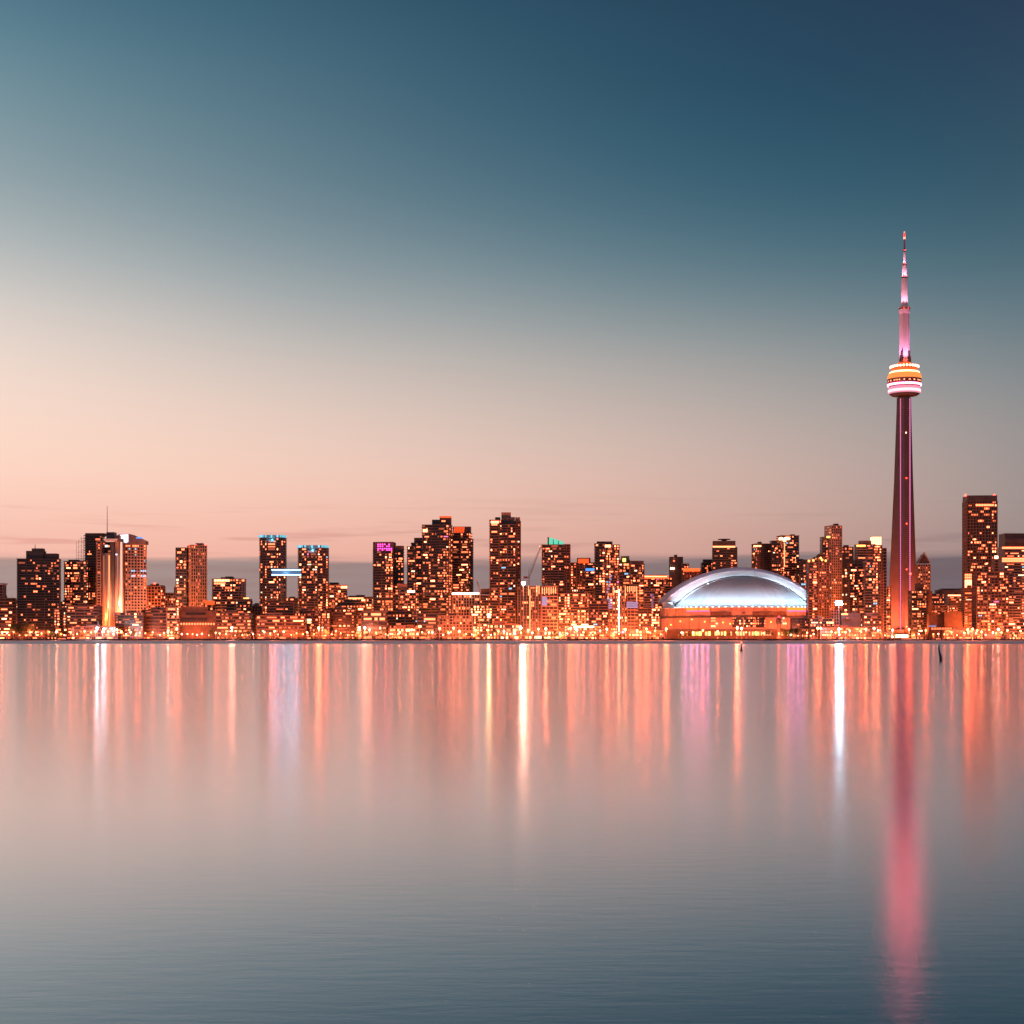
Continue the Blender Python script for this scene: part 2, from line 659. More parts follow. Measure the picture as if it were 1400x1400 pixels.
for p_, c_ in ((0.60, (0.17, 0.23, 0.28)), (0.765, (0.34, 0.41, 0.46)), (0.81, (0.40, 0.49, 0.55)), (0.855, (0.55, 0.61, 0.66)), (0.90, (0.73, 0.76, 0.80)), (0.95, (0.83, 0.84, 0.87))):
    e_ = fr.color_ramp.elements.new(p_)
    e_.color = (*c_, 1)
nt.links.new(lw.outputs['Facing'], fr.inputs[0])
nt.links.new(fr.outputs[0], pb.inputs['Color'])
nt.links.new(pb.outputs[0], nt.nodes['Material Output'].inputs['Surface'])
t = nt.nodes.new('ShaderNodeTexCoord')
sx = nt.nodes.new('ShaderNodeSeparateXYZ')
nt.links.new(t.outputs['Object'], sx.inputs[0])


def nmath(nt, op, a, bb, clamp=False):
    n = nt.nodes.new('ShaderNodeMath')
    n.operation = op
    n.use_clamp = clamp
    for i, v in enumerate((a, bb)):
        if isinstance(v, (int, float)):
            n.inputs[i].default_value = v
        else:
            nt.links.new(v, n.inputs[i])
    return n.outputs[0]


WROUGH = 0.138
# a breeze ruffles the water off the quay: rougher beyond about 830 m, with an uneven edge
big = nt.nodes.new('ShaderNodeTexNoise')
big.inputs['Scale'].default_value = 0.004
nt.links.new(t.outputs['Object'], big.inputs['Vector'])
edge = nmath(nt, 'ADD', sx.outputs[1], nmath(nt, 'MULTIPLY', nmath(nt, 'SUBTRACT', big.outputs['Fac'], 0.5), 160.0))
mr = nt.nodes.new('ShaderNodeMapRange')
nt.links.new(edge, mr.inputs[0])
for i, v in enumerate((790.0, 850.0, WROUGH, 0.6)):
    mr.inputs[i + 1].default_value = v
mr2 = nt.nodes.new('ShaderNodeMapRange')          # ripples grow a little away from the sheltered near shore
nt.links.new(sx.outputs[1], mr2.inputs[0])
for i, v in enumerate((15.0, 90.0, 0.0, 0.02)):
    mr2.inputs[i + 1].default_value = v
nt.links.new(nmath(nt, 'ADD', mr.outputs[0], mr2.outputs[0]), pb.inputs['Roughness'])
mp = nt.nodes.new('ShaderNodeMapping')
mp.inputs['Scale'].default_value = (0.85, 2.7, 1.0)
nt.links.new(t.outputs['Object'], mp.inputs[0])
n1 = nt.nodes.new('ShaderNodeTexNoise')
n1.inputs['Scale'].default_value = 1.6
n1.inputs['Detail'].default_value = 7.0
n1.inputs['Roughness'].default_value = 0.6
nt.links.new(mp.outputs[0], n1.inputs['Vector'])
bp = nt.nodes.new('ShaderNodeBump')
bp.inputs['Strength'].default_value = 0.35
bp.inputs['Distance'].default_value = 0.0075
nt.links.new(n1.outputs['Fac'], bp.inputs['Height'])
nt.links.new(bp.outputs[0], pb.inputs['Normal'])
me = bpy.data.meshes.new('lake_water')
me.from_pydata(b.v, [], b.f)
me.materials.append(wm)
o = bpy.data.objects.new('lake_water', me)
COL.objects.link(o)
tag(o, kind='structure')

b = MB()
land = mat('dark_ground', (0.07, 0.06, 0.055), 0.9, 0, 0.4, 0.05)
quaym = mat('quay_concrete', (0.055, 0.05, 0.052), 0.85, 0, 0.4, 0.2)
b.box((0, SHORE + 4025, G / 2 - 2), (9000, 8000, G + 4), land)
tag(b.build('ground'), kind='structure')
b = MB()
b.box((0, SHORE + 12.5, (G + 0.35) / 2 - 2), (9000, 24.9, G + 4.35), quaym)
for i in range(-60, 61):                       # timber fenders on the quay face
    b.box((i * 11.0, SHORE - 0.15, 0.9), (0.5, 0.5, 2.0), M['buoy'])
tag(b.build('quay'), kind='structure')

# ------------------------------------------------------------------ observation tower
TY = 2200.0
TX = wx(1236.5, TY)


def tz(py):
    return wz(py, TY) - G


tower = empty('observation_tower', (TX, TY, G), 'very tall tapering concrete observation tower with glowing ring pod and pink lit antenna', 'tower')
# shaft: a hexagonal core with three legs that flare towards the ground
prof = [(0.0, 24.5), (24, 22.6), (44, 20.3), (72, 17.9), (130, 15.3), (218, 11.8), (308, 9.0), (330, 8.5)]


def yshape(Rl):
    hw, core = 3.1, 6.6
    pts = []
    for k in range(3):
        a = R(-90 + 120 * k)
        c, s = math.cos(a), math.sin(a)
        def P(u, v):
            return (c * u - s * v, s * u + c * v)
        Rk = max(Rl / math.cos(R(30)), core + 0.3) if k else min(Rl / math.cos(R(30)), core + 8)
        tw = hw * (0.8 if k else 1.0)
        pts += [P(core - 0.6, -hw - 1.0), P(Rk, -tw), P(Rk, tw), P(core - 0.6, hw + 1.0)]
    return pts


b = MB()
rings = [yshape(r) for z, r in prof]
vs, fs = [], []
for (z, r), ring in zip(prof, rings):
    vs += [(x, y, z - (0.4 if z == 0 else 0)) for x, y in ring]
n = len(rings[0])
for j in range(len(prof) - 1):
    for i in range(n):
        fs.append((j * n + i, j * n + (i + 1) % n, (j + 1) * n + (i + 1) % n, (j + 1) * n + i))
fs.append(tuple(range((len(prof) - 1) * n, len(prof) * n)))
b.add(vs, fs, M['conc'])
b.build('shaft', tower)
# light strips climbing the grooves beside the front leg (small separate lamps, one strip each)
led = emis('pink_strip_light', (1.15, 0.26, 0.62), 1.0)
for sx_ in (-1, 1):
    b = MB()
    k = 0
    z = 6.0
    while z < 328:
        b.box((sx_ * 6.4, -4.6, z + 1.1), (1.5 if sx_ > 0 else 1.1, 0.8, 1.7), led, sx_ * R(30))
        z += 2.6
    b.box((sx_ * 6.2, -4.4, 167), (0.5, 0.7, 324), M['dark'], sx_ * R(30))
    b.build('light_strip', tower)
for py, m in ((593, 'hot'), (655, 'red'), (717, 'red'), (779, 'red'), (857, 'amber')):
    z = tz(py)
    front_r = min(6.6 + 8, 99)
    rr = next(p0[1] + (p1[1] - p0[1]) * (z - p0[0]) / (p1[0] - p0[0]) for p0, p1 in zip(prof, prof[1:]) if p0[0] <= z <= p1[0])
    b = MB()
    b.ball((-0.6, -min(rr / math.cos(R(30)), 14.6) - 0.4, z), 0.8, E[m])
    b.build('beacon', tower)
b = MB()
b.ball((5.6, -10.5, tz(785)), 1.5, E['red'])
b.build('beacon', tower)

# pod
ringwarm = emis('pod_warm_light', (9, 3.0, 1.2), 1.0)
podwhite = emis('pod_white_light', (30.0, 5.0, 2.6), 1.0)
podpink = emis('pod_pink_light', (44.0, 3.6, 8.0), 1.0)
podrad = emis('pod_radome_light', (5.0, 0.95, 1.1), 1.0)
radfab = emis('pod_radome_glow', (0.72, 0.27, 0.36), 1.0)  # lamp light on the fabric, put in as its own pink glow
podgold = emis('pod_gold_light', (1.7, 0.34, 0.07), 1.0)
b = MB()
b.lathe([(9, tz(538.7)), (20.6, tz(538.5)), (21.6, tz(535)), (21.2, tz(531.5)), (19.5, tz(528.8)), (9, tz(528.6))], radfab, 48)
b.build('radome', tower, True)
b = MB()
b.lathe([(8.6, tz(541.8)), (17.5, tz(541)), (20.4, tz(538.8)), (9, tz(538.75))], M['brown'], 48)
b.build('pod_underside', tower, True)
b = MB()
b.lathe([(20.0, tz(538.3)), (21.75, tz(535.9)), (21.85, tz(534.6)), (21.75, tz(533.2)), (20.0, tz(532.0))], podrad, 48)
b.build('radome_light', tower, True)
b = MB()
b.lathe([(9, tz(528.6)), (21.0, tz(528.4)), (21.6, tz(527.6)), (22.4, tz(521)), (22.9, tz(518.6)), (9, tz(518.5))], M['plum'], 48)
for i in range(48):                                    # window posts of the decks
    a = 2 * math.pi * (i + .5) / 48
    b.box((22.3 * math.cos(a), 22.3 * math.sin(a), tz(521.5)), (0.4, 0.5, 4.5), M['dark'], a)
b.build('observation_deck', tower)
for i in range(40):
    if i % 2 == 0 or i % 5 == 0:
        a = 2 * math.pi * (i + .5) / 40
        b = MB()
        b.box((22.25 * math.cos(a), 22.25 * math.sin(a), tz(521.7)), (0.35, 2.2, 1.7), E['fin'], a)
        b.build('window', tower)
b = MB()
for i in range(28):
    a0, a1 = 2 * math.pi * (i + .08) / 28, 2 * math.pi * (i + .92) / 28
    am = (a0 + a1) / 2
    b.box((22.0 * math.cos(am), 22.0 * math.sin(am), tz(526.6)), (1.0, 22 * (a1 - a0), 2.0), podpink, am)
b.build('pink_ring_light', tower)
b = MB()
b.lathe([(9, tz(518.4)), (22.7, tz(518.2)), (22.9, tz(515.5)), (21.2, tz(511.5)), (17.6, tz(508.4)), (9, tz(508.2))], podgold, 48)
b.build('gold_roof_ring', tower)
b = MB()
b.lathe([(9, tz(513)), (19.8, tz(511.6)), (20.4, tz(509.8)), (18.0, tz(508.2)), (9, tz(508))], ringwarm, 48)
b.build('warm_ring_light', tower)
b = MB()
b.lathe([(9, tz(508.1)), (16.6, tz(507.9)), (17.0, tz(504)), (15.5, tz(503.2)), (9, tz(497)), (7.2, tz(495.5))], E['orange'], 48)
b.build('orange_collar', tower)
b = MB()
b.lathe([(16.2, tz(504.6)), (18.6, tz(504.2)), (18.6, tz(503.5)), (16.2, tz(503.2))], M['brown'], 48)
b.build('walkway', tower)
for i in range(26):
    a = 2 * math.pi * (i + .3) / 26
    b = MB()
    b.ball((18.2 * math.cos(a), 18.2 * math.sin(a), tz(501.6) - 0.2), 1.45, podwhite)
    b.build('rim_lamp', tower)
# upper shaft, small pod, antenna
mast_m = mat('mast_white', (0.72, 0.62, 0.66), 0.6, 0, 0.05)
b = MB()
hexa = [(5.8 / math.cos(R(30)) * math.cos(R(60 * i)), 5.8 / math.cos(R(30)) * math.sin(R(60 * i))) for i in range(6)]
b.prism(hexa, tz(496), tz(428), mast_m, [(x * .95, y * .95) for x, y in hexa])
for i in range(6):
    a = R(60 * i)
    b.box((6.6 * math.cos(a), 6.6 * math.sin(a), (tz(481) + tz(428)) / 2), (0.7, 0.8, tz(428) - tz(481)), mast_m, a)
b.build('upper_shaft', tower)
b = MB()
for sx_, h0 in ((-1, 480), (1, 480)):
    b.box((sx_ * 4.9, -5.5, (tz(496) + tz(h0)) / 2), (2.8, 3, tz(h0) - tz(496)), M['black'])
    b.box((sx_ * 6.2, -3.5, (tz(496) + tz(488)) / 2), (3.4, 4, tz(488) - tz(496)), M['dark'])
b.build('equipment_cabin', tower)
b = MB()
b.lathe([(6.0, tz(428.5)), (6.8, tz(428)), (7.8, tz(424)), (7.6, tz(420)), (5.5, tz(418.2)), (3, tz(418))], mast_m, 32)
b.lathe([(7.75, tz(423)), (7.95, tz(422.9)), (7.95, tz(421.6)), (7.75, tz(421.5))], M['black'], 32)
b.build('small_pod', tower)
b = MB()
b.lathe([(4.5, tz(418)), (4.1, tz(380)), (3.9, tz(379.4))], mast_m, 16)
b.lathe([(3.4, tz(379.5)), (3.1, tz(362)), (2.2, tz(361))], mast_m, 16)
b.lathe([(1.9, tz(361.5)), (1.25, tz(345)), (1.2, tz(343.6))], mast_m, 12)
b.lathe([(1.2, tz(344)), (1.1, tz(327))], mat('mast_mauve', (0.25, 0.13, 0.17), .6), 10)
b.build('antenna', tower)
for z0, z1, r in ((380.6, 379, 4.25), (363.6, 361.6, 3.2), (344.6, 340.5, 1.55)):
    b = MB()
    b.lathe([(r, tz(z0)), (r, tz(z1))], M['black'], 16)
    b.build('antenna_collar', tower)
b = MB()
b.lathe([(1.5, tz(327)), (1.5, tz(324))], emis('tip_white', (2.4, .7, .6), 1), 10)
b.lathe([(1.45, tz(324)), (1.1, tz(319))], emis('tip_red', (2.4, 0.1, 0.06), 1), 10)
b.ball((0, 0, tz(317.4)), 1.15, emis('tip_lamp', (1.2, .45, .45), 1))
b.build('antenna_tip', tower)
for py, r in ((378.3, 3.9), (361, 2.2), (342.3, 1.7), (422.2, 8.0)):
    for sgn in (-0.3, 0.45):
        b = MB()
        b.ball((sgn * r, -r, tz(py)), 0.42, E['red'])
        b.build('beacon', tower)
pinkc = (1.0, 0.33, 0.66)
for a in (-90, -25, -155, 90):
    c, s = math.cos(R(a)), math.sin(R(a))
    # up-lights on the pod roof, small pod and antenna collars
    spot('mast_light', tower, (c * 16, s * 16, tz(499)), (-c * 0.34, -s * 0.34, 1), 110000, pinkc, 60, 1, 0.5)
    spot('mast_light', tower, (c * 9.6, s * 9.6, tz(421)), (-c * 0.2, -s * 0.2, 1), 50000, (1, .42, .62), 60, 1, 0.4)
    spot('mast_light', tower, (c * 6.8, s * 6.8, tz(381.5)), (-c * 0.26, -s * 0.26, 1), 20000, (1, .42, .62), 70, 1, 0.3)
    spot('mast_light', tower, (c * 5.2, s * 5.2, tz(363.5)), (-c * 0.24, -s * 0.24, 1), 15000, (1, .42, .62), 70, 1, 0.3)
for a in (-90, -15, -165):
    c, s = math.cos(R(a)), math.sin(R(a))
    spot('base_light', tower, (c * 46, s * 46, 9), (-c * 0.8, -s * 0.8, 0.75), 850000, (1.0, 0.145, 0.05), 110, 1, 2.0)
b = MB()
for k in range(3):
    a = R(-90 + 120 * k + 60)
    b.box((17 * math.cos(a), 17 * math.sin(a), 6), (16, 18, 13), M['stone'], a)
b.box((-8, -33, 3), (60, 16, 7), M['dark'])
b.box((-8, -33, 7.1), (64, 19, 0.8), M['grey'])
b.build('entrance_building', tower)
b = MB()
for i in range(14):
    b.box((-34 + i * 4.0, -41.4, 3.8), (3.3, 0.4, 4.0), E['hot'])
b.build('entrance_lights', tower)

# ------------------------------------------------------------------ domed stadium
SY = 2080.0
SX = wx(1015, SY)
sc_ = SY / FPX


def sz(py):
    return wz(py, SY) - G


stad = empty('domed_stadium', (SX, SY, G), 'round stadium with white floodlit arched roof over orange lit concrete walls', 'stadium')
zb = sz(832)
ar, ah = 92 * sc_, 43.5 * sc_
Rs = (ar * ar + ah * ah) / (2 * ah)
NU, NV = 72, 20
vs, fs = [], []
for j in range(NV + 1):                                # quarter shell facing the lake, one sphere cap
    phi = math.asin(ar / Rs) * j / NV
    for i in range(NU + 1):
        a = math.pi + math.pi * i / NU
        r = Rs * math.sin(phi)
        vs.append((r * math.cos(a), r * math.sin(a), zb + Rs * math.cos(phi) - (Rs - ah)))
for j in range(NV):
    for i in range(NU):
        p = j * (NU + 1) + i
        fs.append((p, p + NU + 1, p + NU + 2, p + 1))
b = MB()
b.add(vs, fs, M['roofpan'])
shell = b.build('roof_shell', stad, True)
b = MB()                                               # seams between the roof panels
for i in range(2, NU - 1, 3):
    a = math.pi + math.pi * i / NU
    for j in range(3, NV):
        p0, p1 = (math.asin(ar / Rs) * q / NV for q in (j, j + 1))
        P = [Vector((Rs * math.sin(p) * math.cos(a), Rs * math.sin(p) * math.sin(a), zb + Rs * math.cos(p) - (Rs - ah))) for p in (p0, p1)]
        b.tube(P[0], P[1], 0.4, M['roofpan'], n=4)
b.build('roof_seam', stad)
for q, rr in ():                   # raised rims where one roof panel overlaps the next
    b = MB()
    p = math.asin(ar / Rs) * q
    pts_ = [Vector((Rs * math.sin(p) * math.cos(math.pi + math.pi * i / 48), Rs * math.sin(p) * math.sin(math.pi + math.pi * i / 48), zb + Rs * math.cos(p) - (Rs - ah))) for i in range(49)]
    for i in range(48):
        b.tube(pts_[i], pts_[i + 1], rr, M['roofpan'], n=6)
    b.build('panel_rim', stad)


def arc(halfw, rise, zt, n=64):
    r = (halfw ** 2 + rise ** 2) / (2 * rise)
    th = math.asin(min(1, halfw / r))
    return [(r * math.sin(-th + 2 * th * i / n), zt + r * math.cos(-th + 2 * th * i / n) - (r - rise)) for i in range(n + 1)]


def arch(name, o, i, y0, y1, lean, m, m_in=None):
    n = len(o)
    vs = [(x, y0 + lean, z) for x, z in o] + [(x, y0, z) for x, z in i] + [(x, y1, z) for x, z in o] + [(x, y1, z) for x, z in i]
    b = MB()
    for k in range(n - 1):
        b.add([vs[k], vs[k + 1], vs[n + k + 1], vs[n + k]], [(3, 2, 1, 0)], m)
        b.add([vs[k], vs[k + 1], vs[2 * n + k + 1], vs[2 * n + k]], [(0, 1, 2, 3)], m)
        b.add([vs[n + k], vs[n + k + 1], vs[3 * n + k + 1], vs[3 * n + k]], [(3, 2, 1, 0)], m_in or m)
        b.add([vs[2 * n + k], vs[2 * n + k + 1], vs[3 * n + k + 1], vs[3 * n + k]], [(0, 1, 2, 3)], m)
    return b.build(name, stad)


# main arch: white leaning fascia, thin dark gap, white inner lip, and a higher arch behind
oA = arc(108.5 * sc_, 44.5 * sc_, sz(824))
iA = arc(96 * sc_, 44.2 * sc_, sz(831.2))
arch('roof_arch', oA, iA, 2, 34, 7, M['roofpan'])
oI = arc(94.3 * sc_, 43.0 * sc_, sz(831.4))
iI = arc(92.3 * sc_, 42.2 * sc_, sz(832))
arch('roof_lip', oI, iI, -0.6, 12, 0.5, M['roofpan'])
oG = arc(95.9 * sc_, 44.1 * sc_, sz(831.2))
iG = arc(94.4 * sc_, 43.1 * sc_, sz(831.4))
arch('roof_gap', oG, iG, 3.5, 14, 0.2, mat('gap_dark', (0.03, 0.045, 0.07), .6))
oB = arc(111.5 * sc_, 48.6 * sc_, sz(823.2))
iB = arc(109 * sc_, 44.7 * sc_, sz(824))
arch('rear_arch', oB, iB, 11, 75, 10, mat('arch_top', (0.62, 0.53, 0.62), 0.6, 0, .05))
for sx_ in (-1, 1):
    b = MB()
    b.prism([(sx_ * 108.5 * sc_, 1), (sx_ * 90 * sc_, -2), (sx_ * 88 * sc_, 14), (sx_ * 106 * sc_, 16)][::sx_], sz(831.5), sz(823.6), M['roofpan'],
            [(sx_ * 109 * sc_, 1), (sx_ * 97 * sc_, -2), (sx_ * 97 * sc_, 14), (sx_ * 108 * sc_, 16)][::sx_])
    b.build('arch_foot', stad)
for x, z in oA[4:-4:4]:
    spot('arch_light', stad, (x, 3.0, z + 1.2), (0, 1, .8), 2600, (.7, .72, 1.0), 150, 1, .6)  # unseen spots added to lift the rear arch
stad_wall = mat('stadium_concrete', (0.44, 0.31, 0.26), 0.85, 0, .22, .06)


def ngon(r, n=48):
    return [(r * math.cos(2 * math.pi * (i + .5) / n), r * math.sin(2 * math.pi * (i + .5) / n)) for i in range(n)]


b = MB()
b.prism(ngon(112 * sc_), -0.4, sz(832.3), stad_wall)
for i in range(48):
    a = 2 * math.pi * i / 48
    b.box((111.6 * sc_ * math.cos(a), 111.6 * sc_ * math.sin(a), sz(838)), (2.4, 1.0, 10), stad_wall, a)
b.prism(ngon(113 * sc_), sz(833), sz(832.1), M['roofpan'])
b.build('upper_wall', stad)
b = MB()
b.prism(ngon(115.5 * sc_), -0.3, sz(845), stad_wall)
b.prism(ngon(116.1 * sc_), sz(846), sz(844.8), M['plum'])
for i in range(48):
    a = 2 * math.pi * i / 48
    b.box((115.4 * sc_ * math.cos(a), 115.4 * sc_ * math.sin(a), sz(853.5)), (2.0, 1.2, 15), stad_wall, a)
b.build('lower_wall', stad)
b = MB()
b.prism(ngon(121 * sc_), sz(862.6), sz(861.2), M['plum'])
b.prism(ngon(119 * sc_), -0.2, sz(862.4), M['brown'])
b.build('concourse_roof', stad)


def on_wall(px, r):
    x = wx(px, SY) - SX
    x = max(-r + .5, min(r - .5, x * 0.97))
    a = -math.acos(x / r)
    return a


def curved_panel(name, px0, px1, y0, y1, r, m, n=10, t=0.7):
    a0, a1 = on_wall(px0, r), on_wall(px1, r)
    b = MB()
    for i in range(n):
        q0, q1 = a0 + (a1 - a0) * i / n, a0 + (a1 - a0) * (i + 1) / n
        am = (q0 + q1) / 2
        b.box((r * math.cos(am), r * math.sin(am), (sz(y0) + sz(y1)) / 2), (t, r * abs(q1 - q0) * 1.01, sz(y0) - sz(y1)), m, am)
    return b.build(name, stad)


rw = 112.6 * sc_
board = emis('board_amber', (1.6, 0.42, 0.04), 1)
pinkb = emis('board_pink', (5.0, 0.25, 2.0), 1)
curved_panel('display_board', 928, 941, 832.8, 836.4, rw, board)
curved_panel('display_board', 943, 956, 832.8, 836.4, rw, board)
curved_panel('display_board', 1059, 1092, 832.8, 836.4, rw, board)
curved_panel('display_board', 1092.2, 1099, 833, 838.5, rw, pinkb, 4)
curved_panel('added_ribbon', 928, 956, 836.7, 837.1, rw, pinkb)  # pink ribbon added under the boards to tint the lake reflection
curved_panel('added_ribbon', 1059, 1092, 836.7, 837.1, rw, pinkb)
for px in (928, 935, 942, 949, 955, 1060, 1067, 1074, 1081, 1088, 1096):
    a = on_wall(px, rw)
    spot('board_lake_fill', stad, ((rw + 2.4) * math.cos(a), (rw + 2.4) * math.sin(a), sz(834.5)), (0, -1, -.05), 8000, (1.0, .15, .5) if px < 1085 else (1, .08, .4), 120, 1, 1.8)  # unseen spots added before the boards for a pink reflection in the lake
for a0, a1 in ((958, 984), (1012, 1034), (1036, 1058)):
    curved_panel('wall_panel', a0, a1, 838.2, 844, rw, M['brown'])
for a0 in (973, 1032, 998, 1020):
    curved_panel('vent_louvre', a0, a0 + (8 if a0 in (973, 1032) else 4), 838.4, 841, rw + .5, M['plum'], 4)
rl = 116.0 * sc_
nwin = 0
for y in (846.5, 850, 853.5, 857):                     # hotel rooms that look out over the lower wall
    for px in range(985, 1028, 3):
        if rnd.random() < 0.62:
            curved_panel('window', px + rnd.uniform(0, .5), px + rnd.uniform(1.5, 2.4), y - .9, y + 0.7, rl, WIN[pick(MIX['warm'])], 1, 0.5)
    for px in list(range(955, 966, 3)) + list(range(1047, 1059, 3)):
        if rnd.random() < 0.4:
            curved_panel('window', px, px + 2.0, y - 1.0, y + 0.8, rl, WIN[pick(MIX['hot'])], 1, 0.5)
curved_panel('glass_band', 984, 1028, 845.2, 858.8, rl - 0.25, M['glass'], 14, 0.5)
for px in range(922, 1098, 4):                         # lit shopfronts under the overhang
    if rnd.random() < 0.75:
        curved_panel('shopfront', px, px + rnd.uniform(1.6, 3.4), 864, 869, 119.4 * sc_, E['fin' if rnd.random() < .8 else 'yellow'], 1, 0.5)
for px in (909, 920, 934, 950, 973, 982, 1036, 1068, 1078):
    a = on_wall(px, rl + 1)
    b = MB()
    b.ball(((rl + 1.5) * math.cos(a), (rl + 1.5) * math.sin(a), sz(850 + rnd.uniform(-3, 6))), 1.0, E['amber'])
    b.build('wall_lamp', stad)
# white floodlights along the rim of the shell and under the arch
b = MB()
lampw = emis('rim_lamp_white', (6, 4.6, 4.0), 1.0)
for i in range(33):
    a = math.pi + math.pi * (i + .5) / 33
    r = ar + 1.2
    b = MB()
    b.box((r * math.cos(a), r * math.sin(a), zb + 0.7), (0.8, 1.6, 1.0), lampw, a)
    b.build('rim_lamp', stad)
for i in range(33):
    a = math.pi + math.pi * (i + .5) / 33
    c, s = math.cos(a), math.sin(a)
    r = ar + 11
    spot('roof_light', stad, (r * c, r * s, zb + 8), (-c, -s, 0.5), 15000 if i % 3 else 20000, (0.5, 0.78, 1.0), 130, 1, 1.0)
pts = arc(95 * sc_, 43.5 * sc_, sz(831.2), 26)
for kk, (x, z) in list(enumerate(pts))[2:-2]:                                  # cove lamps at the foot of the arch fascia
    spot('arch_light', stad, (x * .985, -4.5, z - 1.0), (x * .002, .55, 1), 13000 if 6 <= kk <= 20 else 6500, (0.66, 0.86, 1.0), 150, 1, .6)
# unseen spots before the stadium stand in for orange city light on its walls
for px in range(905, 1126, 22):
    a = on_wall(px, rl)
    spot('wall_fill', stad, (150 * sc_ * math.cos(a), 150 * sc_ * math.sin(a), 8), (-math.cos(a), -math.sin(a), 0.3), 60000, (1.0, 0.17, 0.065), 130, 1, 1.0)
REFS.append((1000, 'the domed stadium'))

# ------------------------------------------------------------------ towers, left to right
def bld(name, label, x, Y, ref=None, cat='building', group=None):
    return B(name, label, cat, x, Y, ref, group)


t = bld('apartment_tower', 'black balconied apartment tower with stepped plant rooms at the far left', 54, 1930, 'the black left tower')
t.block(24, 83, 765, style='slab', pal='black', p=.17, mix='dim', yaw=12, dr=.4)
t.boxpart('plant_room', 38, 61, 753.5, 764.6, M['black'], 4, 14)
t.boxpart('plant_room', 45, 60, 750, 753.4, M['dark'], 4, 10)
t.boxpart('plant_room', 63, 79, 757, 764.6, M['black'], 4, 12)
t.mast(48, 744, 750.2, .6, dy=4)
t.done()

t = bld('apartment_tower', 'short black apartment tower between two taller towers with rows of yellow windows', 104, 1955, 'the short black tower')
t.block(89.5, 118.5, 768, style='slab', pal='black', p=.42, mix='warm', yaw=-8, dr=.5)
t.boxpart('plant_room', 95, 108, 765.5, 767.6, M['black'], 2, 10)
t.done()

t = bld('unfinished_tower', 'dark unfinished tower with bare slab ends poking out on its left side', 129, 2010, 'the unfinished tower')
t.block(117.5, 142, 733, style='slab', pal='black', p=.13, mix='dim', yaw=6, dr=.9, so=1.4)
t.boxpart('crown', 119, 145, 729.5, 732.5, M['brown'], 0, 18)
b = MB()
for k in range(13):
    y = 737 + k * 2.7
    x0 = 103.5 + rnd.uniform(0, 8)
    b.tube((t.lx(118), -3 + k % 3 * 3, t.lz(y)), (t.lx(x0), -3 + k % 3 * 3, t.lz(y - rnd.uniform(-1, 1))), 0.3, M['brown'], .2, 4)
for px in (105, 108, 112, 115):
    b.tube((t.lx(px), -3, t.lz(772)), (t.lx(px + .5), -3, t.lz(741 - (px - 105))), 0.22, M['brown'], .2, 4)
b.build('hoist_frame', t.root)
t.done()

t = bld('curved_tower', 'glass tower with two shiny mirror cylinders and thin rooftop mast', 150, 1935, 'the mirror cylinder tower', )
t.block(133.5, 168, 742, style='slab', pal='brown', p=.25, mix='warm', yaw=0, dr=.5, dy=12)
t.block(139.5, 153, 757, style='blank', pal='mirror', shape='cyl', dr=1.0, dy=-6, part='glass_cylinder')
t.block(157, 169, 737, style='blank', pal='mirror', shape='cyl', dr=1.0, dy=-6, part='glass_cylinder')
t.block(134, 139.3, 740, style='grid', pal='pink', p=.2, dr=2, dy=-2, part='stair_wing')
t.block(152.5, 157.5, 741, style='blank', pal='black', dr=2.0, dy=-3, part='dark_shaft')
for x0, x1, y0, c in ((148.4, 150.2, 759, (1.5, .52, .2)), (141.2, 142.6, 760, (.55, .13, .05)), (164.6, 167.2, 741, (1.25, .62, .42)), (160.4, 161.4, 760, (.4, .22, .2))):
    t.plate('bright_strip', x0, x1, y0, 868, emis('sunset_glint', c), -18.2, .5)  # sunset reflection on the glass, put in as glowing strips
t.boxpart('curved_rim', 144, 163, 737, 739, M['white'], -6, 16)
t.boxpart('plant_room', 147, 158, 728, 737, M['dark'], 8, 12)
t.boxpart('plant_room', 158, 164, 732, 737, M['pink'], 8, 10)
t.mast(146.6, 692, 737, .55, M['brown'], 8)
t.plate('entrance_sign', 143.5, 147, 745, 748, E['white'], -14, .5)
t.plate('entrance_sign', 158, 160.5, 757, 759, E['white'], -14, .5)
t.done()

t = bld('office_tower', 'brown grid office tower with white glowing corner panel at its sloped top', 182, 1970, 'the sloped roof tower')
t.block(164, 201.5, 745, style='grid', pal='pink', p=.16, mix='cool', yaw=16, dr=.6, fh=3.6)
xa, xb, xc = t.lx(164), t.lx(181), t.lx(201)
b = MB()
b.add([(xa, -8, t.lz(744.5)), (xb, -15, t.lz(744.5)), (xb, -15, t.lz(731)), (xa, -8, t.lz(731)),
       (xc, -6, t.lz(744.5)), (xc, -6, t.lz(740)), (xc, 8, t.lz(744.5)), (xc, 8, t.lz(740)), (xa, 12, t.lz(744.5)), (xa, 12, t.lz(731)), (xb, 10, t.lz(731))],
      [(0, 1, 2, 3), (1, 4, 5, 2), (4, 6, 7, 5), (8, 0, 3, 9), (3, 2, 10, 9), (2, 5, 7, 10), (6, 8, 9, 10, 7)], M['plum'])
b.build('sloped_crown', t.root)
b = MB()
ps = [(t.lx(166.5), -9.4), (t.lx(179.5), -14.8)]
b.add([(ps[0][0], ps[0][1] - .4, t.lz(740)), (t.lx(174), -12.9, t.lz(743.5)), (ps[1][0], ps[1][1] - .4, t.lz(742)), (ps[1][0], ps[1][1] - .4, t.lz(731.5)), (ps[0][0], ps[0][1] - .4, t.lz(731.8))],
      [(0, 1, 2, 3, 4)], E['white'])
b.build('glowing_panel', t.root)
